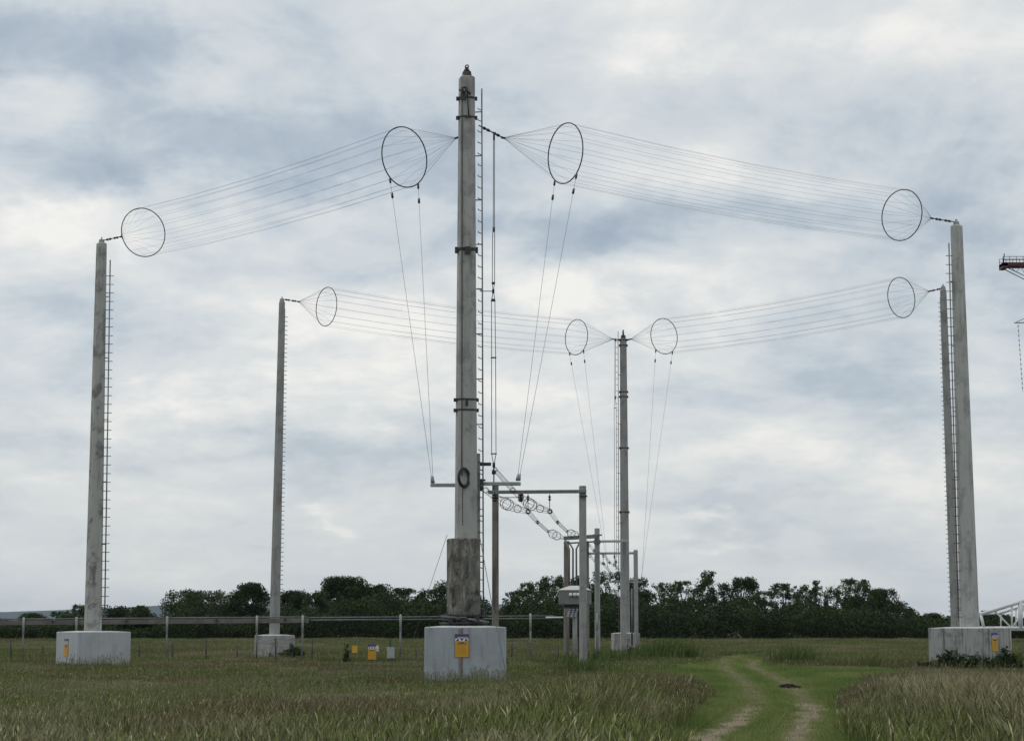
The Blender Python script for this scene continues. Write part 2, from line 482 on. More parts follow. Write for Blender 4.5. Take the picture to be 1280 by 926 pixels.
YF = 105.0
def far_mast():
    g = G(781.5, YF)
    root = thing('antenna_mast', 'distant slim mast beside the feeder gantries, dark stepped cap, in front of the hedgerow', 'mast', (g.x, g.y, 0), 'concrete aerial masts')
    plinth_part(root, G(782, YF), 1.33, 1.04, R(5), M['plinth_block'], .03, .6)
    b = P(781.5, 790, YF); b.z = 1.0; t = P(779, 424, YF)
    pole_part(root, b, t, PX(10.5, YF), PX(7.4, YF), R(12), M['pole_far'])
    m = MB(); m.loft([octa(t, .24, .2), octa(t + Vector((0, 0, .2)), .22, .2), octa(t + Vector((0, 0, .22)), .1, .2), octa(t + Vector((0, 0, .5)), .06, .2)])
    m.build('finial', M['rust'], root)
    for y in (425, 432, 490, 496, 560, 640):
        tt = (790 - y) / 366
        band(root, P(781.5 - 2.5 * tt, y, YF), PX(10.5 - 3.1 * tt, YF) * .95, R(12), .06, .1)
    ladder_part(root, P(773.6, 788, YF), P(772.6, 414, YF), (-1, -.3, .2), .333, .12, False, (2.6, Vector((.16, 0, 0))), .2, .02, .012)
    a, c = P(761, 727, YF), P(803, 727, YF)
    MB().box((a + c) / 2, ((c - a).length, .1, .09)).build('cross_arm', M['galv'], root)
far_mast()

# ------------------------------------------------------------------ cage antennas
RING = 0.925
def cage(label, a_px, aY, b_px, bY, r1x, r2x, links, ropes, wr=0.0028, turn=0.0):
    A = P(a_px[0], a_px[1], aY); B = P(b_px[0], b_px[1], bY)
    root = thing('cage_antenna', label, 'antenna', A, 'wire cage aerials')
    D = (B - A)
    def at_x(px):
        lo, hi = 0.0, 1.0
        f = lambda t: ((A + D * t).x / (A + D * t).y * F * 1.0) 
        tgt = ray(px, 300).x / ray(px, 300).y * F
        rising = f(1) > f(0)
        for _ in range(50):
            m = (lo + hi) / 2
            if (f(m) < tgt) == rising: lo = m
            else: hi = m
        return lo
    t1, t2 = at_x(r1x), at_x(r2x)
    sag = lambda t: Vector((0, 0, -0.28 * 4 * t * (1 - t)))
    C1, C2 = A + D * t1 + sag(t1), A + D * t2 + sag(t2)
    d = Vector((D.x, D.y, D.z * .6)).normalized()
    u = d.cross(Vector((0, 0, 1))).normalized(); w = u.cross(d).normalized()
    d1 = Matrix.Rotation(R(turn), 3, 'Z') @ d; u1 = d1.cross(Vector((0, 0, 1))).normalized(); w1 = u1.cross(d1).normalized()
    d2 = Matrix.Rotation(R(turn * .35), 3, 'Z') @ d; u2 = d2.cross(Vector((0, 0, 1))).normalized(); w2 = u2.cross(d2).normalized()
    for C, dd_ in ((C1, d1), (C2, d2)):
        MB().torus(C, dd_, RING, .019, 56, 8).build('hoop', M['ring'], root)
    for k in range(16):
        an = 2 * math.pi * (k + .5) / 16
        e1 = (u1 * math.cos(an) + w1 * math.sin(an)) * RING; e2 = (u2 * math.cos(an) + w2 * math.sin(an)) * RING
        mid = [C1.lerp(C2, t) + e1.lerp(e2, t) + Vector((0, 0, -.16 * 4 * t * (1 - t))) for t in (.25, .5, .75)]
        MB().tube([A, C1 + e1] + mid + [C2 + e2, B], wr, 4).build('wire', M['wire'], root)
    for p in (A, B):
        MB().tube([p - d * .07, p + d * .07], .035, 8).build('end_clamp', M['steel'], root)
    for (p, q, qY) in links:
        a = A if p == 'A' else B
        c = P(q[0], q[1], qY)
        m = MB().tube([a, c], .018, 6)
        m.insulator(a.lerp(c, .15), a.lerp(c, .42), .05, 2, .03)
        m.insulator(a.lerp(c, .55), a.lerp(c, .85), .05, 2, .03)
        m.build('insulator_string', M['brown_porcelain'], root)
    for (which, an, tgt, tY) in ropes:
        C = C1 if which == 1 else C2
        e = (u1 * math.cos(R(an)) + w1 * math.sin(R(an)))
        s = C + e * (RING + .02); T = P(tgt[0], tgt[1], tY)
        ro = MB().tube([s, T], .0055, 5).build('tie_rope', M['rope'], root)
        v = (T - s); v.normalize()
        for a_, b_, r0_, r1_ in ((0, .16, .035, .03), (.5, .66, .036, .036)):
            MB().tube([s + v * a_, s + v * b_], [r0_, r1_], 8).build('egg_insulator', M['brown_porcelain'], ro)
        MB().tube([T - v * .22, T - v * .02], [.022, .05], 8).build('rope_shackle', M['galv'], ro)
    return root

cage('upper left wire cage aerial running from the foreground mast to the mottled left mast', (571, 172.5), 57.35, (151, 296), 76.4, 505, 179, [('B', (129.5, 300.5), 77)],
     [(1, -128, (540.5, 604), 57.25), (1, -52, (541.5, 604), 57.25)], turn=10)
cage('upper right wire cage aerial running from the foreground mast to the right edge mast', (629, 172.5), 57.9, (1165, 273), 72.2, 707, 1128, [('A', (598.5, 157), 57.1), ('B', (1193, 277.5), 73)],
     [(1, -128, (646.5, 601), 57.25), (1, -52, (648.5, 601), 57.25)], turn=-9)
cage('lower left wire cage aerial running between the slim mast and the distant mast', (767, 424), 104.4, (373, 377), 92.8, 720, 409, [('A', (776, 425), 105), ('B', (353.5, 374), 92)],
     [(1, -128, (762, 726), 105), (1, -52, (763, 726), 105)], .0033)
cage('lower right wire cage aerial running from the distant mast towards the right edge', (788, 424), 104.4, (1162, 364), 88.5, 829, 1125, [('A', (782.5, 425), 105), ('B', (1178, 360.5), 88)],
     [(1, -128, (801, 726), 105), (1, -52, (802, 726), 105)], .0033)

# ------------------------------------------------------------------ downleads
def downlead(label, Y, prof, wr, bars, clamps):
    top = P(*prof[0][:2], Y)
    root = thing('downlead', label, 'feeder', P(*prof[-1][:2], Y), 'vertical feeders beside the masts')
    for k in range(4):
        an = math.pi / 4 + k * math.pi / 2
        pts = [P(x, y, Y) + Vector((math.cos(an), math.sin(an), 0)) * (hw * Y / F * 1.38) for x, y, hw in prof]
        MB().tube(pts, wr, 4).build('wire', M['wire'], root)
    for (x, y, hw) in bars:
        c = P(x, y, Y); r = hw * Y / F
        MB().torus(c, (0, 0, 1), r * 1.3, .012, 16, 5).build('spreader', M['ring'], root)
    for (x, y, r, h) in clamps:
        c = P(x, y, Y); MB().tube([c - Vector((0, 0, h)), c + Vector((0, 0, h))], r, 8).build('clamp', M['steel'], root)
    return root
downlead('vertical wire cage downlead hanging beside the ladder of the foreground mast', YN + .4,
         [(617.5, 171, .7), (617.3, 280, .8), (617, 300, 1.4), (616.8, 352, 1.5), (616.6, 364, .3), (616.5, 376, 2.2), (617, 447, 2.6), (617.3, 567, 2.8), (617.3, 580, .4), (617.3, 612, .3)], .010,
         [(616.5, 376, 2.2), (617, 447, 2.6), (617.3, 567, 2.8)],
         [(617.5, 171, .03, .1), (616.6, 364, .035, .06), (616.7, 354, .05, .03), (616.5, 375, .05, .03), (617.3, 581, .04, .07), (617.3, 590, .06, .06), (617.3, 287, .035, .07)])
downlead('thin vertical wire downlead hanging beside the distant slim mast', YF - .1,
         [(769, 424, .5), (768.8, 500, .5), (769, 510, 1.3), (769.6, 690, 1.3), (769.8, 700, .3), (770, 712, .3)], .009,
         [(769, 510, 1.3), (769.6, 690, 1.3)], [(769, 425, .03, .08), (769, 497, .04, .08), (769.9, 702, .05, .08)])

# ------------------------------------------------------------------ feeder cages
def feeder(label, pts, nw=6, balls=(), wr=.005):
    ps = [P(x, y, Y) for x, y, Y, r in pts]; rs = [p[3] for p in pts]
    root = thing('feeder_line', label, 'feeder', ps[0], 'horizontal feeder cages between the gantries')
    dirs = []
    for i in range(len(ps)):
        d = (ps[min(i + 1, len(ps) - 1)] - ps[max(i - 1, 0)]).normalized(); dirs.append(d)
    def frame(d):
        u = d.cross(Vector((0, 0, 1))).normalized(); return u, u.cross(d).normalized()
    for k in range(nw):
        an = 2 * math.pi * (k + .25) / nw
        line = []
        for p, d, r in zip(ps, dirs, rs):
            u, w = frame(d); line.append(p + (u * math.cos(an) + w * math.sin(an)) * r)
        MB().tube(line, wr, 4).build('wire', M['wire'], root)
    for p, d, r in zip(ps, dirs, rs):
        if r > .05:
            MB().torus(p, d, r, .011, 24, 5).build('hoop', M['ring'], root)
    for i in balls:
        m = MB()
        p = ps[i]; u, w = frame(dirs[i])
        k = min(1.0, rs[i] / .085) * (1 if rs[i] > .08 and rs[i] < .1 else .62)
        if rs[i] > .1: k = .4
        m.insulator(p - w * .13 * k, p + w * .13 * k, .09 * k, 3, .05 * k)
        m.build('insulator', M['brown_porcelain'], root)
    return root
fa = [(618.8, 587, 57.4, .06), (641, 612.4, 59.4, .07), (651, 621.5, 60.4, .085), (661, 629, 61.3, .17), (664, 631, 61.6, .17), (675.3, 635.5, 63.2, .115), (687.5, 639, 65, .075),
      (697, 652.6, 70, .055), (709, 664, 78, .05), (714, 666.5, 82, .16), (718.5, 668.5, 83.6, .16), (723, 671, 89, .03)]
fb = [(607, 612.4, 57.6, .075), (618.6, 621.5, 59.8, .085), (632, 629, 61.2, .17), (635, 630.5, 61.5, .17), (647, 635.8, 63.1, .115), (660, 639.3, 65, .075),
      (672, 652.6, 70, .055), (685, 664, 78, .05), (691, 667, 82, .17), (696, 669.5, 83.6, .17), (706, 672.5, 89, .03)]
feeder('upper right wire cage feeder dropping from the foreground mast bracket to the switch box gantry', fa, 8, (2, 7, 8))
feeder('lower left wire cage feeder dropping from the foreground mast to the switch box gantry', fb, 8, (1, 6, 7))
feeder('right hand short feeder sagging from the three post gantry towards the distant mast', [(731, 674, 90, .05), (736, 681, 92, .06), (742.5, 688, 94, .06), (754.6, 693, 98, .06), (762, 703, 101, .055), (769, 705.5, 103, .05), (774, 713, 104.3, .04)], 4, (2, 4), .008)
feeder('left hand short feeder sagging below its pair towards the distant mast', [(731, 686, 90, .05), (737.6, 694.7, 92, .06), (744, 701, 94, .06), (754.6, 704.5, 98, .06), (763.5, 716, 101, .055), (770, 717, 103, .05), (774, 719, 104.3, .04)], 4, (3, 4), .008)

# ------------------------------------------------------------------ gantries
def post(root, x0, x1, ytop, Y, wpx, mat, name='post'):
    g = G(x0, Y); t = P(x1, ytop, Y); w = PX(wpx, Y)
    base = Vector((g.x, g.y, -.2))
    return MB().loft([octa(base, w, R(6), .08), octa(t - Vector((0, 0, .02)), w * .95, R(6), .08), octa(t, w * .8, R(6), .08)]).build(name, mat, root)
def beam(root, a, b, h, d, mat):
    c = (a + b) / 2; v = b - a
    rot = v.to_track_quat('X', 'Z').to_matrix()
    return MB().box(c, (v.length, d, h), rot=rot, bev=.012).build('crossbeam', mat, root)
def hanger(root, x, y0, y1, Y):
    a, b = P(x, y0, Y), P(x, y1, Y)
    m = MB().tube([a, b], .014, 6); m.insulator(a.lerp(b, .1), a.lerp(b, .4), .05, 2, .025); m.torus(b, (0, 1, 0), .06, .02, 12, 5)
    return m.build('hanging_insulator', M['brown_porcelain'], root)

YG = 65.0
gr = thing('feeder_gantry', 'nearest two post goalpost gantry with long thin crossbeam right of the foreground mast', 'gantry', G(728, YG), 'concrete feeder gantries')
post(gr, 619.2, 619.2, 606, YG, 8, M['post_wood']); post(gr, 729.2, 728.2, 607, YG, 8.6, M['post_conc'])
beam(gr, P(610, 615, YG - .16), P(733, 614, YG - .16), .11, .10, M['rail'])
beam(gr, P(618.6, 621.5, YG - .5), P(651, 621.5, YG - .5), .025, .025, M['rail'])
hanger(gr, 660, 617, 639, YG - .1); hanger(gr, 687, 617, 639, YG - .1)
MB().box(P(729, 620, YG - .18), (.26, .05, .05)).build('bolt_plate', M['steel'], gr)

YS = 90.0
gs = thing('feeder_gantry', 'three post concrete gantry above the grey switch box', 'gantry', G(708, YS), 'concrete feeder gantries')
post(gs, 708.3, 708, 676, YS, 6.4, M['post_wood']); post(gs, 747, 746.3, 660, YS, 6.2, M['post_conc']); post(gs, 779.5, 779.5, 674, 97, 7.2, M['post_conc'])
beam(gs, P(704.5, 672.5, YS - .2), P(747, 670, YS - .2), .17, .14, M['rail'])
beam(gs, P(704.5, 679, YS + .3), P(747, 676.5, YS + .3), .07, .08, M['rail'])
beam(gs, P(747, 676.5, YS - .15), P(784, 676, 96.7), .11, .10, M['galv'])
m = MB(); m.box(P(746.3, 668.5, YS), (.42, .3, .06)); m.box(P(746.3, 677, YS - .02), (.30, .3, .16)); m.build('post_collar', M['rail'], gs)
for (xa, xb, xt, yt) in ((711.5, 711.5, 706, 674), (716.2, 716.2, 711, 677), (720.4, 720.6, 725, 677)):
    MB().tube([P(xb, 745, 85.2), P(xa, 686, 87.5), P(xt, yt, YS - .3)], .04, 6).build('feed_rod', M['steel'], gs)

YH = 101.0
gh = thing('feeder_gantry', 'furthest low goalpost gantry just behind and right of the distant mast', 'gantry', G(795, YH), 'concrete feeder gantries')
post(gh, 734, 733.5, 676, YH, 5, M['post_wood']); post(gh, 795.5, 794.5, 687, YH, 5, M['post_conc'])
beam(gh, P(734, 691.5, YH), P(797, 691, YH), .11, .10, M['galv'])
hanger(gh, 754, 692, 704, YH); hanger(gh, 768, 692, 706, YH)
MB().tube([P(790, 735, YH), P(790, 806, YH)], .05, 6).build('stub_post', M['rail'], gh)

# switch box on its stand
YB = 85.0
g = G(719, YB)
sb = thing('switch_box', 'grey switch box with pale pyramid lid and white bushings on a single post', 'switch box', (g.x, g.y, 0))
c = P(718.7, 746.5, YB + .45)
MB().box(c, (PX(40.5, YB), .9, PX(17.5, YB)), R(-3), .02).build('cabinet', M['box'], sb)
zt = c.z + PX(8.75, YB)
m = MB(); m.loft([octa(Vector((c.x, c.y, zt + .002)), PX(41.5, YB), R(-3), .02, .96), octa(Vector((c.x, c.y, zt + .025)), PX(41.5, YB), R(-3), .02, .96), octa(Vector((c.x, c.y, zt + .20)), .45, R(-3), .02, .25)])
m.build('lid', M['box_lid'], sb)
for x in (713.3, 718.4, 722.8):
    p = P(x, 743.5, YB)
    MB().insulator(p + Vector((0, .03, 0)), p + Vector((0, -.16, .02)), .085, 2, .04).build('bushing', M['porcelain'], sb)
MB().tube([Vector((g.x, g.y + .3, -.1)), Vector((c.x, c.y, c.z - .3))], .105, 10).build('stand_post', M['post_conc'], sb)
MB().tube([Vector((g.x + .17, g.y + .3, -.1)), Vector((c.x + .17, c.y, c.z - .3))], .035, 6).build('earth_pipe', M['steel'], sb)
m = MB(); m.box((c.x - .05, c.y, c.z - .36), (.85, .5, .18)); m.box((c.x, c.y, c.z - .50), (.4, .3, .14)); m.build('underframe', M['steel'], sb)
m = MB()
for dx in (-.2, -.05, .1):
    m.insulator(Vector((c.x + dx, c.y - .2, c.z - .45)), Vector((c.x + dx - .12, c.y - .25, c.z - .85)), .075, 4, .035)
m.build('fuse_bank', M['grey_plate'], sb)

# ------------------------------------------------------------------ raised duct
YD = 85.0
dr = thing('raised_duct', 'long low raised duct on short pale capped posts crossing the field behind the masts', 'duct', G(210, YD))
zz = lambda x: P(x, 778.0 - 5.5 * (x + 100) / 720, YD)
for x0, x1 in ((-180, 31), (31, 97), (97, 210), (210, 322), (322, 386)):
    a, b = zz(x0 + .35), zz(x1 - .35)
    rot = (b - a).to_track_quat('X', 'Z').to_matrix()
    MB().box((a + b) / 2 + Vector((0, 0, -.03)), ((b - a).length, .3, .20), rot=rot, bev=.01).build('duct_section', M['duct'], dr)
    m = MB(); m.tube([a + Vector((0, -.1, .12)), b + Vector((0, -.1, .12))], .032, 6)
    m.build('duct_pipe', M['rail'], dr)
    q = a.lerp(b, .55) + Vector((0, -.17, .0)); MB().tube([q, q + Vector((0, -.06, 0))], .055, 10).build('duct_boss', M['steel'], dr)
for x0, x1, dz in ((380, 560, 0), (560, 692, 0)):
    a, b = zz(x0), zz(x1)
    m = MB(); m.tube([a + Vector((0, -.05, .09)), b + Vector((0, -.05, .09))], .03, 6); m.tube([a + Vector((0, .12, -.02)), b + Vector((0, .12, -.02))], .038, 6)
    m.build('duct_pipe', M['rail'], dr)
MB().tube([zz(682) + Vector((0, -.2, .02)), zz(704) + Vector((0, -.2, .02))], .04, 6).build('pipe_end', M['white_paint'], dr)
for x in (-90, 31, 97, 210, 322, 379, 501, 617, 663, 746):
    t = zz(min(x, 690)); gx = t.x if x < 700 else G(x, YD).x
    p = Vector((gx, YD - .02, 0))
    ps = MB().tube([p + Vector((0, -.2, -.1)), Vector((gx, YD - .22, t.z - .3))], .038, 8).build('duct_post', M['rail'], dr)
    m = MB().tube([Vector((gx, YD - .22, t.z - .5)), Vector((gx, YD - .22, t.z + .17)), Vector((gx, YD - .22, t.z + .2))], [.05, .05, .02], 8)
    m.build('post_sleeve', M['post_cap'], ps)

# ------------------------------------------------------------------ wire fence and the signs hung on it
YFN = 83.5
fr = thing('wire_fence', 'low wire fence on thin dark weathered posts below the raised duct', 'fence', G(297, YFN))
xs = [-40, 14, 54, 72, 137, 173, 215, 258, 297, 345, 390, 432, 465, 488, 521, 575, 640, 697]
tops = []
for i, x in enumerate(xs):
    g = G(x, YFN); hh = .82 + .16 * math.sin(i * 2.1)
    if x == 345: hh = .98
    lean = Vector((.05 * math.sin(i * 5.3), .04 * math.cos(i * 3.1), 0))
    MB().tube([g - Vector((0, 0, .1)), g + lean + Vector((0, 0, hh))], [.042, .036], 6).build('fence_post', M['old_wood'], fr)
    tops.append(g + lean + Vector((0, 0, hh - .06)))
for dz in (0, -.3):
    MB().tube([t + Vector((0, -.045, dz)) for t in tops], .006, 4).build('fence_wire', M['wire'], fr)

def sign_board(name, label, c, w, h, nrm, kind):
    """c centre on the surface, nrm outward horizontal normal"""
    n = Vector((nrm.x, nrm.y, 0)).normalized(); yaw = math.atan2(n.x, -n.y)
    rx = Vector((math.cos(yaw), math.sin(yaw), 0))
    root = thing(name, label, 'sign', c)
    rot = Matrix.Rotation(yaw, 3, 'Z')
    def plate(nm, u0, v0, uw, vh, d, mat, par=None):
        cc = c + rx * (u0 * w) + Vector((0, 0, v0 * h)) + n * d
        return MB().box(cc, (uw * w, .010, vh * h), rot=rot).build(nm, mat, par or root)
    if kind == 'warn':
        plate('backing_plate', 0, 0, 1.0, 1.0, .006, M['brown_edge'])
        body = plate('warning_panel', 0, -.155, .94, .67, .012, M['yellow'])
        hd = plate('header_panel', 0, .405, .94, .17, .012, M['blue'])
        plate('header_line', .05, .36, .75, .022, .015, M['sign_white'], hd)
        pb = plate('symbol_panel', 0, .25, .94, .13, .012, M['sign_white'])
        for u in (-.3, 0, .3):
            m = MB(); q = c + rx * (u * w) + n * .019 + Vector((0, 0, .25 * h)); a = .085 * w * 1.35
            pts = [q - rx * a - Vector((0, 0, a * .8)), q + rx * a - Vector((0, 0, a * .8)), q + Vector((0, 0, a * .9))]
            if u == 0:
                pts = [q + rx * a + Vector((0, 0, a * .7)), q - rx * a + Vector((0, 0, a * .7)), q - Vector((0, 0, a * .8))]
            m.loft([[p - n * .003 for p in pts], pts]); m.build('hazard_symbol', M['black'], pb)
        for i, (v, uw, th) in enumerate(((.135, .34, .035), (.085, .7, .04), (.0, .62, .014), (-.07, .5, .014), (-.14, .62, .014), (-.24, .55, .014), (-.31, .66, .014))):
            k = 5 if i < 2 else 7
            m = MB()
            for j in range(k):
                uu = -uw / 2 + uw * (j + .5) / k
                cc = c + rx * (uu * w) + Vector((0, 0, v * h)) + n * .0185
                m.box(cc, (uw / k * .72 * w, .006, th * h), rot=rot)
            m.build('text_line', M['black'] if i < 2 else M['brown_edge'], body)
    else:
        mat = {'yellow': M['yellow_plain'], 'grey': M['grey_plate'], 'white': M['sign_white']}[kind]
        p = plate('plate', 0, 0, 1, 1, .006, mat)
        for v, hh in ((.47, .06), (-.47, .06)):
            plate('edge_trim', 0, v, 1.0, hh, .011, M['yellow'] if kind == 'yellow' else M['post_cap'], p)
    return root

def on_face(x, y, yaw, centre, s, face):
    """pixel ray hits a plinth face; face 0 front, 1 right, -1 left"""
    m = Matrix.Rotation(yaw, 3, 'Z')
    n = m @ Vector({0: (0, -1, 0), 1: (1, 0, 0), -1: (-1, 0, 0)}[face])
    p0 = Vector((centre.x, centre.y, 0)) + n * (s / 2)
    d = ray(x, y); t = (p0 - EYEV).dot(n) / d.dot(n)
    return EYEV + d * t, n
c, n = on_face(577.3, 806.5, R(2), G(581, YN), 2.27, 0)
sign_board('warning_sign', 'yellow and blue hazard warning sign on the foreground mast plinth', c + n * .012, .39, .64, n, 'warn')
c, n = on_face(83.2, 809, R(34.7), G(116, 77), 2.14, -1)
sign_board('warning_sign', 'yellow and blue warning sign on the pale plinth of the mottled left mast', c, .39, .66, n, 'warn')
c, n = on_face(1243.3, 802, R(-47), G(1213, 73), 2.12, 1)
# right plinth: right-hand visible face
m_ = Matrix.Rotation(R(-47), 3, 'Z')
n = m_ @ Vector((1, 0, 0))
sign_board('warning_sign', 'yellow and blue warning sign on the stained plinth of the right edge mast', c, .39, .66, n, 'warn')
fn = Vector((0, -1, 0))
sign_board('warning_sign', 'yellow warning sign with blue top hanging on the low wire fence', P(465, 814.5, YFN - .07), .34, .62, fn, 'warn')
sign_board('fence_plate', 'small plain yellow plate on the low wire fence left of the other plates', P(443.5, 811, YFN - .07), .22, .30, fn, 'yellow')
sign_board('fence_plate', 'plain grey plate hanging on the low wire fence right of the yellow warning sign', P(488.5, 815, YFN - .07), .31, .47, fn, 'grey')
sign_board('fence_plate', 'small whitish plate half hidden behind the warning sign on the fence', P(470.5, 810, YFN + .5), .2, .26, fn, 'white')

# ------------------------------------------------------------------ white truss, red tower
YT = 80.0
tr = thing('tubular_truss', 'white painted tubular truss behind the stained plinth at the right edge', 'truss', G(1290, YT))
def tb(a, b, r, nm, par=tr, mat='white_paint'):
    return MB().tube([P(*a), P(*b)], r, 8).build(nm, M[mat], par)
tb((1226, 767.5, YT), (1300, 744, YT), .075, 'top_chord'); tb((1250, 766, YT + 1.6), (1306, 748, YT + 1.6), .06, 'top_chord')
tb((1226, 767.5, YT), (1230, 786, YT), .06, 'upright')
tb((1222, 784.5, YT), (1306, 784.3, YT), .06, 'bottom_chord'); tb((1248, 786.5, YT + 1.6), (1306, 786.5, YT + 1.6), .055, 'bottom_chord')
for x, w in ((1264.8, .035), (1275.6, .1), (1290, .05), (1303, .06)):
    yt = 767.5 - (x - 1226) * 23.5 / 74
    tb((x, yt, YT + .02), (x, 784.5, YT + .02), w, 'upright')
for a, b in (((1243, 763), (1264, 784)), ((1264.8, 784), (1275.6, 770)), ((1275.6, 752), (1290, 784)), ((1303, 744), (1290, 784))):
    tb((*a, YT + .05), (*b, YT + .05), .035, 'brace')
for x in (1228, 1262, 1300):
    a = P(x, 784.5, YT); 
    MB().tube([a, Vector((a.x, a.y, -.1))], .05, 8).build('leg', M['white_paint'], tr)
tb((1250, 766, YT + 1.6), (1226, 767.5, YT), .04, 'brace')
tb((1251, 767, YT + 1.6), (1251, 786, YT + 1.6), .03, 'upright'); tb((1270, 761, YT + 1.6), (1270, 786, YT + 1.6), .03, 'upright')

YR = 190.0
tx = P(1345, 331, YR)
rt = thing('lattice_tower', 'dark red lattice tower platform with railing poking in at the right edge of the sky', 'tower', (tx.x, tx.y, 0))
m = MB(); hw = 1.2; zt = tx.z + 4
for sx in (-1, 1):
    for sy in (-1, 1):
        m.tube([Vector((tx.x + sx * hw, tx.y + sy * hw, 0)), Vector((tx.x + sx * hw, tx.y + sy * hw, zt))], .09, 6)
nz = 20
for k in range(nz):
    z0, z1 = zt * k / nz, zt * (k + 1) / nz
    for (ax, ay), (bx, by) in (((-1, -1), (1, -1)), ((1, -1), (1, 1)), ((1, 1), (-1, 1)), ((-1, 1), (-1, -1))):
        A_ = Vector((tx.x + ax * hw, tx.y + ay * hw, z0)); B_ = Vector((tx.x + bx * hw, tx.y + by * hw, z1))
        m.tube([A_, B_], .045, 5); m.tube([Vector((A_.x, A_.y, z1)), B_], .045, 5)
m.build('mast_lattice', M['maroon'], rt)
p0 = P(1251, 332, YR); L = tx.x + 1.4 - p0.x
dk = MB().box((p0.x + L / 2, YR, p0.z), (L, 1.5, .30)).box((p0.x + .25, YR, p0.z - .1), (.5, 1.5, .5)).build('platform_deck', M['maroon'], rt)
m = MB()
for k in range(int(L / .65)):
    for sy in (-.7, .7):
        m.tube([Vector((p0.x + .05 + .65 * k, YR + sy, p0.z + .1)), Vector((p0.x + .05 + .65 * k, YR + sy, p0.z + .75))], .028, 5)
for sy in (-.7, .7):
    for z in (.42, .75):
        m.tube([Vector((p0.x + .05, YR + sy, p0.z + z)), Vector((p0.x + L, YR + sy, p0.z + z))], .028, 5)
m.tube([Vector((p0.x + .08, YR - .7, p0.z)), Vector((p0.x + .2, YR - .7, p0.z + 1.05))], .05, 5)
m.build('railing', M['maroon'], rt)
m = MB()
e0 = Vector((p0.x + .3, YR - .5, p0.z - .2)); e1 = Vector((tx.x - hw, YR - .8, p0.z - 3.1))
m.tube([e0, e1], .05, 5); m.tube([e0 + Vector((0, 1, 0)), e1 + Vector((0, 1.6, 0))], .05, 5)
for t in (.18, .36, .54, .72, .9):
    q = e0.lerp(e1, t); m.tube([q, Vector((q.x + .5, q.y, p0.z - .12))], .03, 5); m.tube([q, Vector((q.x - .7, q.y, p0.z - .12))], .03, 5)
m.build('arm_bracing', M['galv'], rt)
# lower outrigger with a hanging string of small insulators
o0 = P(1268, 403.5, YR)
m = MB(); m.tube([o0, Vector((tx.x - hw, YR, o0.z + .1))], .06, 6); m.tube([o0 + Vector((.15, 0, .05)), Vector((tx.x - hw, YR, o0.z + 2.2))], .035, 5)
m.build('outrigger', M['galv'], rt)
m = MB(); a, b = P(1272.5, 405, YR), P(1278.5, 490, YR)
m.tube([a, b], .014, 4)
for t in np.arange(.02, 1, .07):
    q = a.lerp(b, float(t)); m.tube([q, q + (b - a).normalized() * .14], .05, 6)
m.build('hanging_string', M['rail'], rt)

# ------------------------------------------------------------------ leaves helper
def leaf_quads(cent, size, tint, up=0.35, aspect=.6):
    n = len(cent)
    d = RNG.normal(size=(n, 3)); d[:, 2] += up; d /= np.linalg.norm(d, axis=1)[:, None]
    r = RNG.normal(size=(n, 3)); u = np.cross(d, r); u /= np.linalg.norm(u, axis=1)[:, None]
    w = np.cross(d, u)
    s = size[:, None] * .5
    v = np.stack([cent - u * s, cent + w * s * aspect, cent + u * s, cent - w * s * aspect], 1).reshape(-1, 3)
    q = np.arange(n * 4).reshape(-1, 4)
    return v, q, np.repeat(tint, 4, axis=0)

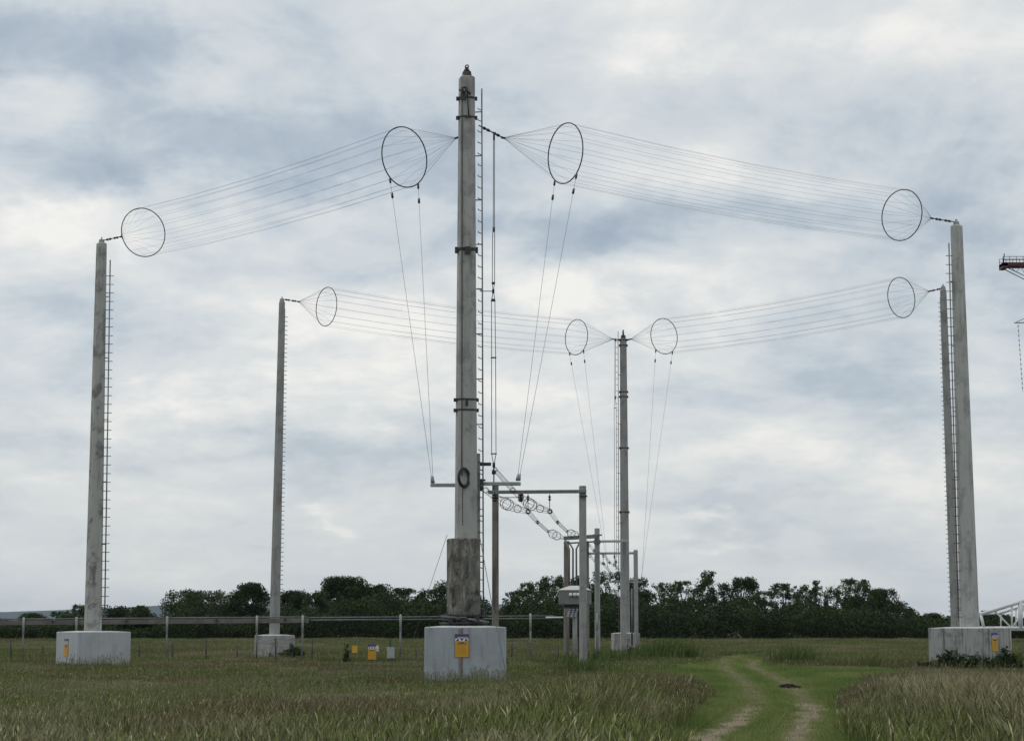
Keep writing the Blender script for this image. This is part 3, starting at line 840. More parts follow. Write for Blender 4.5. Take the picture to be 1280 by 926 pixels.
GREENS = {'dark': (0.036, 0.058, 0.018), 'mid': (0.052, 0.080, 0.027), 'pale': (0.074, 0.092, 0.046), 'olive': (0.050, 0.058, 0.022)}
def tree(label, x, ytop, hw, kind, Y, tone='dark', cat='tree', name='hedgerow_tree'):
    g = G(x, Y); H = P(x, ytop, Y).z; Wd = PX(hw, Y)
    root = thing(name, label, cat, (g.x, g.y, 0), 'trees along the far hedgerow')
    rs = np.random.default_rng(int(x * 13 + ytop) % 99991)
    # trunk and limbs
    m = MB(); tips = []
    tr_h = H * .45
    m.tube([g, g + Vector((rs.normal() * .1, 0, tr_h * .5)), g + Vector((rs.normal() * .2, 0, tr_h)), g + Vector((rs.normal() * .3, 0, H * .82))], [.17, .13, .10, .03], 7)
    nl = 9 if kind != 'airy' else 12
    for k in range(nl):
        a = rs.uniform(0, 2 * math.pi); z0 = H * rs.uniform(.15, .6)
        ln = rs.uniform(.4, .75)
        zz1 = min(H * .85, z0 + H * rs.uniform(.2, .4))
        p0_ = g + Vector((0, 0, z0)); p2 = g + Vector((math.cos(a) * Wd * ln, math.sin(a) * Wd * .8 * ln, zz1))
        p1 = p0_.lerp(p2, .5) + Vector((0, 0, -.15)); m.tube([p0_, p1, p2], [.06, .04, .012], 5); tips += [p1, p2]
    m.build('trunk', M['bark'], root)
    C = []; S = []; T = []
    base = np.array(GREENS[tone])
    npuff = int({'dense': 66, 'airy': 86, 'spread': 36, 'narrow': 46, 'shrub': 30}[kind] * max(.7, min(1.4, Wd / 1.6)))
    Wd *= 1.25
    for i in range(npuff):
        h = rs.uniform(.06, 1.0)
        if kind == 'dense':   env = rs.uniform(.85, 1.08) * (1.0 if h < .3 else math.sqrt(max(0.0, 1 - ((h - .3) / .74) ** 2)))
        elif kind == 'airy':  env = rs.uniform(.75, 1.1) * (1.0 if h < .6 else math.sqrt(max(0.0, 1 - ((h - .6) / .55) ** 2)))
        elif kind == 'spread': env = .7 if h < .5 else (1.15 if h < .85 else .85)
        elif kind == 'narrow': env = 1.0 if h < .45 else .72
        else: env = math.sqrt(max(0.0, 1 - (h / 1.03) ** 2))
        a = rs.uniform(0, 2 * math.pi); rr = math.sqrt(rs.uniform(.1, 1)) * env
        thin = (kind == 'airy' and h > .6) or (kind == 'dense' and rs.random() < .45)
        pr = Wd * (rs.uniform(.10, .20) if thin else rs.uniform(.20, .36))
        pr = min(max(.24 if thin else .34, pr), .85)
        zc_ = min(h * H, H - pr * .8)
        c_ = np.array([g.x + math.cos(a) * rr * (Wd - pr * .5), g.y + math.sin(a) * rr * (Wd - pr * .5) * .8, zc_])
        n = int((105 if thin else 150) * (pr / .45) ** 1.8)
        dd = rs.normal(size=(n, 3)); dd /= np.linalg.norm(dd, axis=1)[:, None]
        rad = pr * rs.uniform(.1, 1.2, n) ** .55
        pts = c_ + dd * rad[:, None] * np.array([1, 1, .9]); pts[:, 2] = np.maximum(pts[:, 2], .1)
        C.append(pts); S.append(rs.uniform(.11, .24, n))
        tv = base * rs.uniform(.65, 1.45) * np.array([rs.uniform(.9, 1.15), 1, rs.uniform(.85, 1.1)])
        T.append(tv * rs.uniform(.7, 1.35, (n, 1)))
    nt_ = {'dense': 16, 'airy': 22, 'spread': 8, 'narrow': 14, 'shrub': 8}[kind]
    for i in range(nt_):
        a = rs.uniform(0, 2 * math.pi); rr = rs.uniform(.0, .95)
        hh_ = H * rs.uniform(.88, 1.03) * (1 - .30 * rr * rr)
        x0_ = np.array([g.x + math.cos(a) * rr * Wd, g.y + math.sin(a) * rr * Wd, hh_])
        n = 34; k = rs.uniform(0, 1, n)
        pts = x0_ + np.stack([rs.normal(0, .11, n), rs.normal(0, .11, n), -k * .8], 1)
        C.append(pts); S.append(rs.uniform(.10, .20, n)); T.append(np.tile(base * 1.1, (n, 1)) * rs.uniform(.7, 1.4, (n, 1)))
    C = np.concatenate(C); S = np.concatenate(S); T = np.concatenate(T)
    v, q, t = leaf_quads(C, S, T)
    v = v - np.array([g.x, g.y, 0])
    np_mesh('crown', v, q, M['leaf'], t, root)
    return root

TREES = [
 (-28, 770, 26, 'shrub', 'dark', 'dark low tree just outside the left edge of the hedgerow'),
 (8, 777, 24, 'shrub', 'dark', 'low dark bushy tree at the very left end of the hedgerow'),
 (43, 767, 20, 'dense', 'dark', 'small round dark tree behind the duct left of the mottled mast'),
 (78, 764, 17, 'airy', 'mid', 'small grey green tree second to the left of the mottled mast'),
 (100, 755, 17, 'airy', 'mid', 'thin loose tree touching the left side of the mottled mast'),
 (162, 758, 27, 'spread', 'dark', 'flat topped spreading dark tree right of the mottled mast'),
 (192, 771, 16, 'shrub', 'mid', 'low green bush in the dip left of the willowy tree'),
 (250, 738, 40, 'airy', 'pale', 'broad pale green willowy tree with ragged left edge'),
 (311, 729, 27, 'dense', 'dark', 'dark round tree just left of the slim mast behind the duct'),
 (366, 738, 23, 'dense', 'dark', 'dark tree directly right of the slim mast behind the duct'),
 (396, 739, 19, 'airy', 'mid', 'smaller loose tree left of the big domed tree'),
 (428, 721, 32, 'dense', 'dark', 'big domed dark tree, highest between the slim mast and the foreground mast'),
 (470, 731, 25, 'dense', 'mid', 'flat crowned tree right of the big domed tree'),
 (502, 735, 21, 'airy', 'dark', 'middling loose tree above the yellow fence signs'),
 (529, 736, 17, 'airy', 'dark', 'narrow gappy tree second to the left of the foreground mast'),
 (550, 725, 20, 'airy', 'dark', 'gappy upright tree touching the left side of the foreground sleeve'),
 (586, 740, 20, 'dense', 'dark', 'tree hidden behind the foreground mast sleeve'),
 (646, 738, 18, 'airy', 'mid', 'small lacy tree right of the brown gantry post'),
 (668, 727, 22, 'airy', 'mid', 'lacy tree with gaps left of the switch box'),
 (695, 719, 22, 'airy', 'mid', 'taller lacy tree behind the switch box lid'),
 (727, 720, 22, 'dense', 'dark', 'dark tree behind the nearest gantry post'),
 (760, 714, 22, 'airy', 'dark', 'gappy tall tree left of the distant mast'),
 (797, 722, 20, 'dense', 'dark', 'dark tree right behind the distant mast'),
 (828, 728, 18, 'airy', 'mid', 'loose leafy tree first right of the furthest gantry'),
 (852, 726, 18, 'airy', 'mid', 'loose leafy tree left of the tall narrow tree'),
 (882, 713, 17, 'narrow', 'dark', 'tall narrow tree with flat ragged top, highest of the hedgerow'),
 (906, 728, 11, 'airy', 'dark', 'thin sapling between the tall narrow tree and the round headed tree'),
 (931, 721, 21, 'dense', 'dark', 'dense round headed dark tree above the grassy track'),
 (955, 738, 16, 'airy', 'mid', 'lower gappy tree right of the round headed tree'),
 (978, 729, 18, 'airy', 'mid', 'domed gappy tree with many sky holes'),
 (1004, 731, 14, 'airy', 'mid', 'spindly gappy tree second right of the domed gappy tree'),
 (1021, 725, 12, 'airy', 'dark', 'slender tree with two thin leading shoots'),
 (1043, 731, 15, 'airy', 'mid', 'spindly gappy tree left of the large leafy tree'),
 (1073, 723, 24, 'airy', 'mid', 'large leafy tree rising highest towards the right end'),
 (1106, 736, 24, 'dense', 'dark', 'dense dark tree sloping down at the right end of the tall hedgerow'),
 (1133, 760, 17, 'shrub', 'mid', 'low green bush at the foot of the last tall tree'),
 (1166, 767, 22, 'shrub', 'dark', 'low dark bush left of the right edge mast'),
 (1230, 764, 15, 'shrub', 'dark', 'dark bush between the right edge mast and the white truss'),
 (1256, 769, 16, 'shrub', 'dark', 'dark bush seen through the white truss'),
 (1292, 770, 22, 'shrub', 'dark', 'dark bush at the far right end behind the white truss'),
]
for i, (x, yt, hw, kind, tone, lab) in enumerate(TREES):
    tree(lab, x, yt, hw, kind, 180 + (i * 7 % 5) * 2.2, tone, name='hedgerow_bush' if kind == 'shrub' else 'hedgerow_tree', cat='bush' if kind == 'shrub' else 'tree')

def hedge():
    n = 170000
    X = RNG.uniform(-56, 62, n); Yh = RNG.uniform(172, 181, n)
    px = X / Yh * F + CX
    htop = np.interp(px, [150, 205, 225, 1080, 1120, 1155], [1.5, 1.6, 3.2, 3.2, 2.6, 1.6]) * (1 + .8 * (fbm(X * .35 + 50, Yh * .1, 4) - .5) * 2)
    htop = htop * (1 - .25 * ((Yh - 177) / 5) ** 2)
    Z = htop * RNG.uniform(0.0, 1, n) ** .75
    base = np.array([.034, .052, .017]) * (0.5 + 1.2 * fbm(X * .8, Z * 1.2 + Yh, 3))[:, None]
    t = base * RNG.uniform(.6, 1.4, (n, 1))
    v, q, tt = leaf_quads(np.stack([X, Yh, Z], 1), RNG.uniform(.14, .30, n), t)
    o = np_mesh('hedge_undergrowth', v, q, M['leaf'], tt)
    tag(o, 'dark tangled undergrowth filling the foot of the far hedgerow', 'hedge', None, 'stuff')
hedge()

# weeds round plinths
def weed(label, x, Y, w, h, n, name='weed_clump', tone=(.036, .056, .020)):
    g = G(x, Y); root = thing(name, label, 'weeds', (g.x, g.y, 0), 'weed clumps in the field')
    m = MB(); C = []
    for k in range(max(8, n // 14)):
        bx = RNG.normal(0, w * .45); by = RNG.normal(0, w * .2); hh = h * RNG.uniform(.45, 1.1) * max(.35, 1 - abs(bx) / w)
        m.tube([g + Vector((bx, by, 0)), g + Vector((bx * 1.15, by * 1.1, hh))], [.008, .004], 4)
        kk = RNG.uniform(.1, 1.05, 30)
        C.append(np.stack([g.x + bx * (1 + .15 * kk) + RNG.normal(0, .06, 30), g.y + by + RNG.normal(0, .06, 30), kk * hh], 1))
    m.build('stem', M['bark'], root)
    C = np.concatenate(C); S = RNG.uniform(.07, .15, len(C))
    v, q, t = leaf_quads(C, S, np.array(tone) * RNG.uniform(.6, 1.5, (len(C), 1)))
    np_mesh('foliage', v - np.array([g.x, g.y, 0]), q, M['leaf'], t, root)
weed('dark nettles against the left face of the stained plinth', 1190, 71.1, 1.0, .72, 900)
weed('dark weeds at the front corner of the stained plinth', 1222, 70.4, .8, .6, 500)
weed('dark weeds at the right corner of the stained plinth', 1256, 70.9, .8, .75, 560)
weed('dark bramble clump at the foot of the blockwork plinth', 366, 90.2, .6, .75, 600)
weed('tall dark weed stalk standing by the low wire fence', 433, 82.5, .08, .95, 60)
weed('dark weeds round the foot of the distant mast plinth', 783, 100, .8, .5, 320)
weed('dark weeds behind the nearest gantry post', 748, 80, .8, .45, 320)

# leaning stick by the far plinth
st = MB().tube([P(758, 826, 88), P(786, 809, 93)], .045, 6).build('leaning_bar', M['steel'], None, loc=P(758, 826, 88))
tag(st, 'dark bar leaning out of the weeds near the distant mast plinth', 'bar')
# ------------------------------------------------------------------ ground, track
MOWN = np.array([(1.3, 14), (1.8, 22), (2.15, 29), (3.35, 37), (4.45, 45), (4.7, 52), (4.5, 58), (4.5, 64), (5.6, 70), (7.0, 77), (8.9, 86), (9.6, 96), (11.2, 96), (11.0, 86), (9.7, 78), (9.4, 72), (11.0, 69.5), (12.4, 68), (12.2, 62), (9.9, 57), (8.2, 49), (6.7, 40.5), (5.5, 34), (4.75, 29), (4.3, 22), (3.8, 14)])
def inside(px, py, poly=MOWN):
    r = np.zeros(len(px), bool); n = len(poly)
    for i in range(n):
        x0, y0 = poly[i]; x1, y1 = poly[(i + 1) % n]
        c = ((y0 > py) != (y1 > py)) & (px < (x1 - x0) * (py - y0) / (y1 - y0 + 1e-12) + x0)
        r ^= c
    return r
RUT_L = np.array([(1.9, 18), (2.75, 29.1), (3.52, 32.7), (4.32, 37.4), (5.05, 41.7), (5.6, 47.2), (6.47, 57.4), (7.57, 72), (9.0, 86)])
RUT_R = np.array([(3.2, 18), (4.05, 29.1), (4.85, 33.6), (5.73, 38.6), (6.55, 46.2), (7.2, 52.5), (8.0, 62.9), (8.7, 73.3), (10.1, 84)])
def rutdist(px, py):
    """distance to the nearer wheel line, and how worn that line is at this point"""
    d = np.full(len(px), 9.0); wv = np.zeros(len(px))
    for c, ky, kw in ((RUT_L, [14, 38, 42, 47, 66, 69, 75, 80], [1, 1, .62, .22, .16, .6, .6, 0]),
                      (RUT_R, [14, 41, 44, 47, 51, 54, 60, 72, 86], [1, .95, .55, .62, .62, .28, .36, .75, .75])):
        xx = np.interp(py, c[:, 1], c[:, 0]) + .12 * (fbm(py * .45 + c[0, 0] * 9, py * 0 + 3.0, 3) - .5)
        dd = np.abs(px - xx); k = dd < d
        wv = np.where(k, np.interp(py, ky, kw), wv); d = np.where(k, dd, d)
    return d, wv

def ground_mat():
    m, nt, b = newmat('meadow_ground')
    N, L = nt.nodes, nt.links
    tc = N.new('ShaderNodeTexCoord')
    n1 = N.new('ShaderNodeTexNoise'); n1.inputs['Scale'].default_value = .35; n1.inputs['Detail'].default_value = 9; n1.inputs['Roughness'].default_value = .65
    L.new(tc.outputs['Object'], n1.inputs['Vector'])
    r = N.new('ShaderNodeValToRGB'); e = r.color_ramp.elements
    e[0].position = .35; e[0].color = (.035, .042, .017, 1); e[1].position = .68; e[1].color = (.075, .068, .034, 1)
    L.new(n1.outputs['Fac'], r.inputs['Fac']); L.new(r.outputs['Color'], b.inputs['Base Color'])
    b.inputs['Roughness'].default_value = .95
    return m
M['ground'] = ground_mat()
def ground():
    m = MB(); m._add([(-7200, -150, 0), (7200, -150, 0), (7200, 8900, 0), (-7200, 8900, 0)], [(0, 1, 2, 3)])
    o = m.build('ground', M['ground']); tag(o, kind='structure')
    # track sheet with worn ruts as a vertex attribute
    ny, nx = 700, 90
    ys = 14 + (96 - 14) * (np.linspace(0, 1, ny) ** 1.5); us = np.linspace(0, 1, nx)
    cl = np.interp(ys, [14, 29, 41, 52, 63, 73, 84, 96], [1.9 + .5, 3.4, 5.3, 6.5, 7.4, 8.2, 9.6, 10.6])
    hw = np.full(ny, 1.75)
    X = cl[:, None] + (us[None, :] - .5) * 2 * hw[:, None]; Yv = np.repeat(ys[:, None], nx, 1)
    d, fade = rutdist(X.ravel(), Yv.ravel())
    nz = fbm(X.ravel() * 3.2, Yv.ravel() * 1.6, 5); nf = fbm(X.ravel() * 14, Yv.ravel() * 9 + 40, 3)
    wear = np.clip((.40 - d) / .30 + (nz - .5) * 2.8 + (nf - .5) * 1.2, 0, 1)
    wear *= fade
    soil = np.array([.225, .185, .130]) * (.55 + .9 * nf)[:, None]
    green = np.array([.055, .085, .022]) * (.7 + .7 * nz)[:, None]
    pale = np.array([.135, .150, .065]) * (.7 + .7 * nf)[:, None]; worn = np.clip((.75 - d) / .5, 0, 1)[:, None] * .6
    green = green * (1 - worn) + pale * worn
    tint = green * (1 - wear[:, None]) + soil * wear[:, None]
    dip = -.0 * wear
    V = np.stack([X.ravel(), Yv.ravel(), np.full(ny * nx, .004) + .02 * (1 - wear) * nf], 1)
    ii = (np.arange(ny - 1)[:, None] * nx + np.arange(nx - 1)[None, :]).ravel()
    Q = np.stack([ii, ii + 1, ii + nx + 1, ii + nx], 1)
    mt = attr_mat('track_soil', .95, 0)
    o = np_mesh('farm_track', V, Q, mt, tint); tag(o, kind='structure')
    return
ground()
def lerp(a, b, t): return np.asarray(a) * (1 - t) + np.asarray(b) * t

def blades(name, X, Y, H, W, tint, lean, label, head=None):
    n = len(X)
    a = RNG.uniform(0, 2 * math.pi, n)
    fa = RNG.uniform(-1.3, 1.3, n)               # blade width mostly across the wind
    wx, wy = np.cos(fa) * W / 2, np.sin(fa) * W / 2
    lean = lean * RNG.uniform(.3, 1.5, n); lx = lean * H * np.cos(a) + .05 * H; ly = lean * H * np.sin(a)
    b = np.stack([X, Y, np.full(n, -.01)], 1)
    q1, q2 = (.5, .82) if head is None else (.76, .88)
    m1 = b + np.stack([lx * q1 ** 1.9, ly * q1 ** 1.9, H * q1], 1)
    m2 = b + np.stack([lx * q2 ** 1.9, ly * q2 ** 1.9, H * q2], 1)
    tp = b + np.stack([lx * 1.05, ly * 1.05, H], 1)
    w = np.stack([wx, wy, np.zeros(n)], 1)
    if head is None:
        V = np.stack([b - w, b + w, m1 - w * .9, m1 + w * .9, m2 - w * .6, m2 + w * .6, tp], 1).reshape(-1, 3)
    else:                                        # seed head: wider loose spindle on the top third
        hw_ = head[:, None] * w / W[:, None]
        V = np.stack([b - w, b + w, m1 - w, m1 + w, m2 - hw_, m2 + hw_, tp], 1).reshape(-1, 3)
    o = np.arange(n)[:, None] * 7
    Q = np.concatenate([o + np.array([0, 1, 3, 2]), o + np.array([2, 3, 5, 4])]); T3 = o + np.array([4, 5, 6])
    return V, Q, T3, np.repeat(tint, 7, axis=0)

def grass():
    VV, QQ, TT, CC = [], [], [], []; off = 0
    def add(res):
        nonlocal off
        V, Q, T3, C = res
        VV.append(V); QQ.append(Q + off); TT.append(T3 + off); CC.append(C); off += len(V)
    zones = [(18, 27, 260, .9), (27, 38, 850, .62), (38, 50, 620, .75), (50, 62, 420, .95), (62, 90, 200, 1.4), (90, 130, 100, 1.6), (130, 178, 48, 2.4)]
    for (y0, y1, dens, wk) in zones:
        half = lambda y: .262 * y * 1.13 + 1.0
        area = (half(y0) + half(y1)) * (y1 - y0)
        n = int(area * dens)
        Y = RNG.uniform(y0, y1, int(n * 1.6)); X = RNG.uniform(-1, 1, len(Y)) * half(y1)
        k = np.abs(X) < half(Y); X, Y = X[k][:n], Y[k][:n]
        jit = (vnoise(X * 2.2, Y * 2.2) - .5) * .7
        mown = inside(X + jit, Y + jit * .8)
        # thin under plinths
        keep = ~mown
        X1, Y1 = X[keep], Y[keep]
        big = fbm(X1 * .16 + 3, Y1 * .10 + 8, 3); mid = fbm(X1 * .7 + 31, Y1 * .45, 3); fine = vnoise(X1 * 2.5, Y1 * 2.5)
        pxx = X1 / Y1 * F + CX
        jy = (fine - .5) * 4 + (mid - .5) * 10
        field = np.interp(Y1 + jy, [20, 36, 46, 170], [.38, .32, .18, .21]) * (.6 + .8 * mid) * (.75 + .5 * big)
        nearTrack = np.exp(-np.clip((np.interp(Y1, [20, 29, 40, 48], [1.6, 1.9, 3.0, 4.0]) - X1) / 2.6, -.2, 9) ** 2) * np.interp(Y1 + jy * .7, [22, 34, 47, 51], [.5, 1, 1, 0])
        rightBank = np.clip((X1 - np.interp(Y1, [20, 40, 58], [4.5, 6.9, 10.0])) / .8, 0, 1) * np.interp(Y1 + jy * .7, [20, 45, 52], [1, 1, 0])
        eL = np.interp(Y1, [20, 29, 37, 45, 52], [1.7, 2.15, 3.35, 4.45, 4.7]); eR = np.interp(Y1, [22, 29, 34, 40.5, 49, 58], [4.3, 4.75, 5.5, 6.7, 8.2, 10.2])
        tap = np.clip((np.where(X1 < (eL + eR) / 2, eL - X1, X1 - eR) + (mid - .5) * 1.2) / 1.1, .1, 1)
        h = field + tap * (.36 * nearTrack * (.6 + .8 * fine) + .26 * rightBank * np.interp(Y1, [38, 46], [1, .35]) * (.6 + .8 * fine))
        h = np.clip(h, .10, np.interp(Y1, [20, 30, 38, 45, 52, 60], [.7, .68, .56, .40, .30, .34]) * (.8 + .4 * fine))
        sg = (np.abs(pxx - 470) < 70) & (Y1 > 58) & (Y1 < 84); h = np.where(sg, h * .35, h)
        for (pc, py_, hw_, d_) in ((581, 57, 66, 7), (116, 77, 62, 10), (1213, 73, 66, 10), (343, 92, 40, 12)):
            z_ = np.clip(1.25 - np.abs(pxx - pc) / hw_, 0, 1) * np.clip((Y1 - (py_ - d_)) / 3, 0, 1) * (Y1 < py_ + 2)
            h = h * (1 - .45 * np.clip(z_ * 2, 0, 1) * (fine < .8))
        px = X1 / Y1 * F + CX
        n1 = len(X1)
        # plant type: leaf or flowering stalk
        pst = np.clip(.36 + .9 * (big - .5) + .30 * nearTrack + .35 * rightBank, .08, .9)
        stalk = RNG.random(n1) < pst
        green = np.array([.084, .130, .034]); olive = np.array([.122, .144, .048]); brown = np.array([.128, .096, .060]); tan = np.array([.265, .245, .150]); lush = np.array([.068, .118, .024])
        gcol = lerp(green, olive, np.clip((mid[:, None] - .25) * 1.6, 0, 1))
        lp = np.clip((fbm(X1 * .25 + 90, Y1 * .12 + 44, 3) - .50) * 7, 0, 1)[:, None]
        gcol = gcol * (1 - lp * .7) + lush * lp * .7
        dk = np.clip((fbm(X1 * .42 + 140, Y1 * .26 + 21, 4) - .5) * 6, 0, 1)[:, None]; gcol = gcol * (1 - dk * .38)
        L = ~stalk
        jt = RNG.uniform(.45, 1.7, (n1, 1)) ** np.interp(Y1, [25, 45, 70, 120], [1.2, 1.0, .55, .4])[:, None]
        add(blades('g', X1[L], Y1[L], h[L] * RNG.uniform(.45, .95, L.sum()), .0095 * wk * RNG.uniform(.6, 1.4, L.sum()), (gcol * jt ** .7)[L], .62, ''))
        bp = np.clip((fbm(X1 * .22 + 7, Y1 * .13 + 70, 3) - .51) * 6, 0, .65)[:, None]
        bp = np.clip(bp + .6 * (nearTrack * (Y1 > 33) * (mid > .35))[:, None], 0, .9)
        tp = np.clip((fbm(X1 * .3 + 55, Y1 * .2 + 12, 3) - .5) * 4 + rightBank * 1.0, 0, 1)[:, None]
        scol = olive * 1.15 * (1 - bp) + brown * bp
        scol = scol * (1 - tp * .75) + tan * tp * .75
        rare = (RNG.random(n1) < np.interp(Y1, [30, 60, 120], [.10, .05, .02]))[:, None]; scol = np.where(rare, tan * 1.5, scol)
        S = stalk; ns = S.sum()
        add(blades('s', X1[S], Y1[S], h[S] * RNG.uniform(.8, 1.25, ns), .0055 * wk * RNG.uniform(.8, 1.2, ns), (scol * jt)[S], .30, '', head=np.minimum(.020 * wk, .05) * RNG.uniform(.6, 1.4, ns)))
        # scattered tall flowering stems standing clear of the leaves, also in front of the plinths
        nw = int(area * np.interp(y0, [18, 38, 62, 130], [16, 16, 5, 1.0]))
        Yw = RNG.uniform(y0, y1, nw); Xw = RNG.uniform(-1, 1, nw) * half(Yw)
        k = ~inside(Xw, Yw); Xw, Yw = Xw[k], Yw[k]; nw = len(Xw)
        cl = fbm(Xw * .5 + 12, Yw * .35 + 66, 3); k = RNG.random(nw) < np.clip((cl - .35) * 3.2, .12, 1); Xw, Yw, cl = Xw[k], Yw[k], cl[k]; nw = len(Xw)
        hw2 = np.interp(Yw, [20, 38, 48, 60, 170], [.60, .52, .38, .34, .32]) * RNG.uniform(.6, 1.25, nw)
        wcol = lerp([.165, .165, .085], [.300, .270, .175], RNG.random((nw, 1))) * RNG.uniform(.6, 1.25, (nw, 1))
        add(blades('w', Xw, Yw, hw2, .0042 * max(wk, .8) * RNG.uniform(.8, 1.2, nw), wcol, .30, '', head=np.minimum(.017 * max(wk, .8), .035) * RNG.uniform(.5, 1.3, nw)))
        # mown sward
        X2, Y2 = X[mown], Y[mown]
        rep = 3 if y0 < 62 else 2
        X2 = np.concatenate([X2 + RNG.normal(0, .15, len(X2)) for _ in range(rep)]); Y2 = np.concatenate([Y2 + RNG.normal(0, .2, len(Y2)) for _ in range(rep)])
        d, wv = rutdist(X2, Y2)
        al = fbm(X2 * .2 + 70, Y2 * .22, 3)
        pk = RNG.random(len(X2)) < 1 - wv * np.clip(1.05 - (d - .12) / .34 + (vnoise(X2 * 3, Y2 * 2) - .5) * 1.3, 0, .985)
        X2, Y2, d, wv = X2[pk], Y2[pk], d[pk], wv[pk]
        nn = fbm(X2 * .6, Y2 * .35 + 20, 3) + .22 * np.clip((.7 - d) / .4, 0, 1)
        c2 = lerp([.108, .186, .038], [.225, .270, .092], np.clip((nn[:, None] - .3) * 2.2, 0, 1))
        st_ = (np.clip(1.2 - d / .25, 0, 1) * np.clip(np.maximum(wv, np.where(Y2 > 44, .75, .45)) * 1.25, 0, 1) * np.clip(.25 + 2.2 * (fbm(X2 * 2.2, Y2 * .9, 3) - .3), 0, .9))[:, None]; c2 = c2 * (1 - st_) + np.array([.36, .32, .215]) * st_
        dry = (RNG.random(len(X2)) < .1)[:, None]; c2 = np.where(dry, np.array([.20, .19, .10]), c2)
        edge = np.clip(1.2 - d, 0, 1)
        h2 = (1 - .5 * wv * (d < .4)) * (.05 + .06 * nn + .05 * (1 - edge)) * RNG.uniform(.6, 1.4, len(X2))
        add(blades('m', X2, Y2, h2, .014 * wk * RNG.uniform(.7, 1.3, len(X2)), c2 * RNG.uniform(.7, 1.35, (len(X2), 1)), .5, ''))
    # loose stems leaning against the feet of the plinths
    for (pc, py_, hw_, n) in ((581, 55.2, 1.35, 420), (116, 74.8, 1.7, 300), (1213, 71.0, 1.6, 220), (343, 90.6, 1.0, 120)):
        g = G(pc, py_); X4 = g.x + RNG.uniform(-hw_, hw_, n); Y4 = g.y + RNG.uniform(-1.6, .35, n)
        hq = (.12 + .34 * vnoise(X4 * 2.3, Y4 * 1.1)) * RNG.uniform(.5, 1.35, n)
        cq = lerp([.09, .125, .04], [.26, .24, .15], RNG.random((n, 1)) ** 1.5)
        add(blades('f', X4, Y4, hq, np.full(n, .010), cq, .35, '', head=np.full(n, .020)))
    # lush coarse tufts
    for (x, Y_, r, hh, n) in ((835, 88, 1.1, .95, 420), (858, 84, .6, .8, 160), (805, 86, .9, .75, 260), (1000, 79, 1.0, .75, 240), (985, 80, .5, .7, 120), (760, 80, 1.4, .65, 260), (712, 74, 1.3, .6, 260), (600, 71, 1.2, .5, 160), (1090, 70, .4, .6, 60), (725, 63.6, .8, .55, 200), (1262, 72, 1.0, .6, 260)):
        g = G(x, Y_)
        X3 = g.x + RNG.normal(0, r * .5, n); Y3 = g.y + RNG.normal(0, r * .6, n)
        add(blades('t', X3, Y3, hh * RNG.uniform(.5, 1.1, n), .03 * RNG.uniform(.7, 1.3, n), np.array([.085, .120, .038]) * RNG.uniform(.6, 1.5, (n, 1)), .35, ''))
    V = np.concatenate(VV); Q = np.concatenate(QQ); T3 = np.concatenate(TT); C = np.concatenate(CC)
    print('grass verts', len(V))
    o = np_mesh('meadow_grass', V, Q, M['grass'], C, tris=T3)
    tag(o, 'long meadow grass with brown and tan seed heads round the mown track', 'grass', None, 'stuff')
grass()

# dark clod of turned earth on the track
def clod():
    p = P(986, 858.5, 1.7 * F / (859.5 - HOR)); n = 26
    c = Vector((p.x, p.y, 0)); m = MB()
    rings = []
    lump = [1 + .35 * math.sin(2 * a_ + .6) + .22 * math.sin(5 * a_ + 2) + .12 * math.sin(9 * a_) for a_ in [2 * math.pi * i / n for i in range(n)]]
    for z, k in ((.0, 1), (.06, .92), (.12, .6), (.15, .2)):
        rings.append([c + Vector((math.cos(a_) * .24 * k * q, math.sin(a_) * .14 * k * q, z * .8 + (.03 * math.sin(4 * a_ + 9 * k) if z > .01 else 0))) for a_, q in zip([2 * math.pi * i / n for i in range(n)], lump)])
    m.loft(rings, True)
    o = m.build('earth_clod', simple('wet_earth', (.012, .011, .008), 1.0, 0, .4, 20), None, loc=c)
    tag(o, 'black clod of wet earth lying between the wheel ruts', 'clod')
clod()

# ------------------------------------------------------------------ hills
def hills():
    xs = np.linspace(-5200, 3000, 200); V = []; n = len(xs)
    prof = []
    for x in xs:
        px = x / 6600 * F + CX
        top = np.interp(px, [-1000, -200, 0, 60, 130, 210, 400, 620, 760, 900, 1050, 1400], [60, 44, 28, 33, 39, 51, 58, 54, 40, 18, 8, 4])
        prof.append(top + 3.2 * fbm(np.array([x * .008]), np.array([3.0]), 4)[0] - .8)
    for yy, k in ((5400, -.02), (5900, .45), (6300, .85), (6600, 1), (7000, .9), (8300, -.02)):
        for x, h in zip(xs, prof): V.append((x, yy, h * k + (0 if k < 0 else 0)))
    V = np.array(V); i = (np.arange(5)[:, None] * n + np.arange(n - 1)[None, :]).ravel()
    Q = np.stack([i, i + 1, i + n + 1, i + n], 1)
    mt = simple('hill_wood', (.032, .045, .034), .95, 0, .5, .012)
    o = np_mesh('hills', V, Q, mt, None, smooth=True); tag(o, kind='structure')
hills()

# ------------------------------------------------------------------ haze
m = MB().box((0, 4400, 39), (15000, 9200, 82))
hz = m.build('haze', bpy.data.materials.new('air_haze')); tag(hz, 'thin pale blue haze filling the air over the field and hills', 'haze', None, 'stuff')
mt = hz.data.materials[0]; mt.use_nodes = True; nt = mt.node_tree; nt.nodes.clear()
out = nt.nodes.new('ShaderNodeOutputMaterial'); pv = nt.nodes.new('ShaderNodeVolumePrincipled')
pv.inputs['Color'].default_value = (.55, .73, 1.0, 1); pv.inputs['Density'].default_value = 0.5e-4; pv.inputs['Anisotropy'].default_value = 0.0
nt.links.new(pv.outputs['Volume'], out.inputs['Volume'])

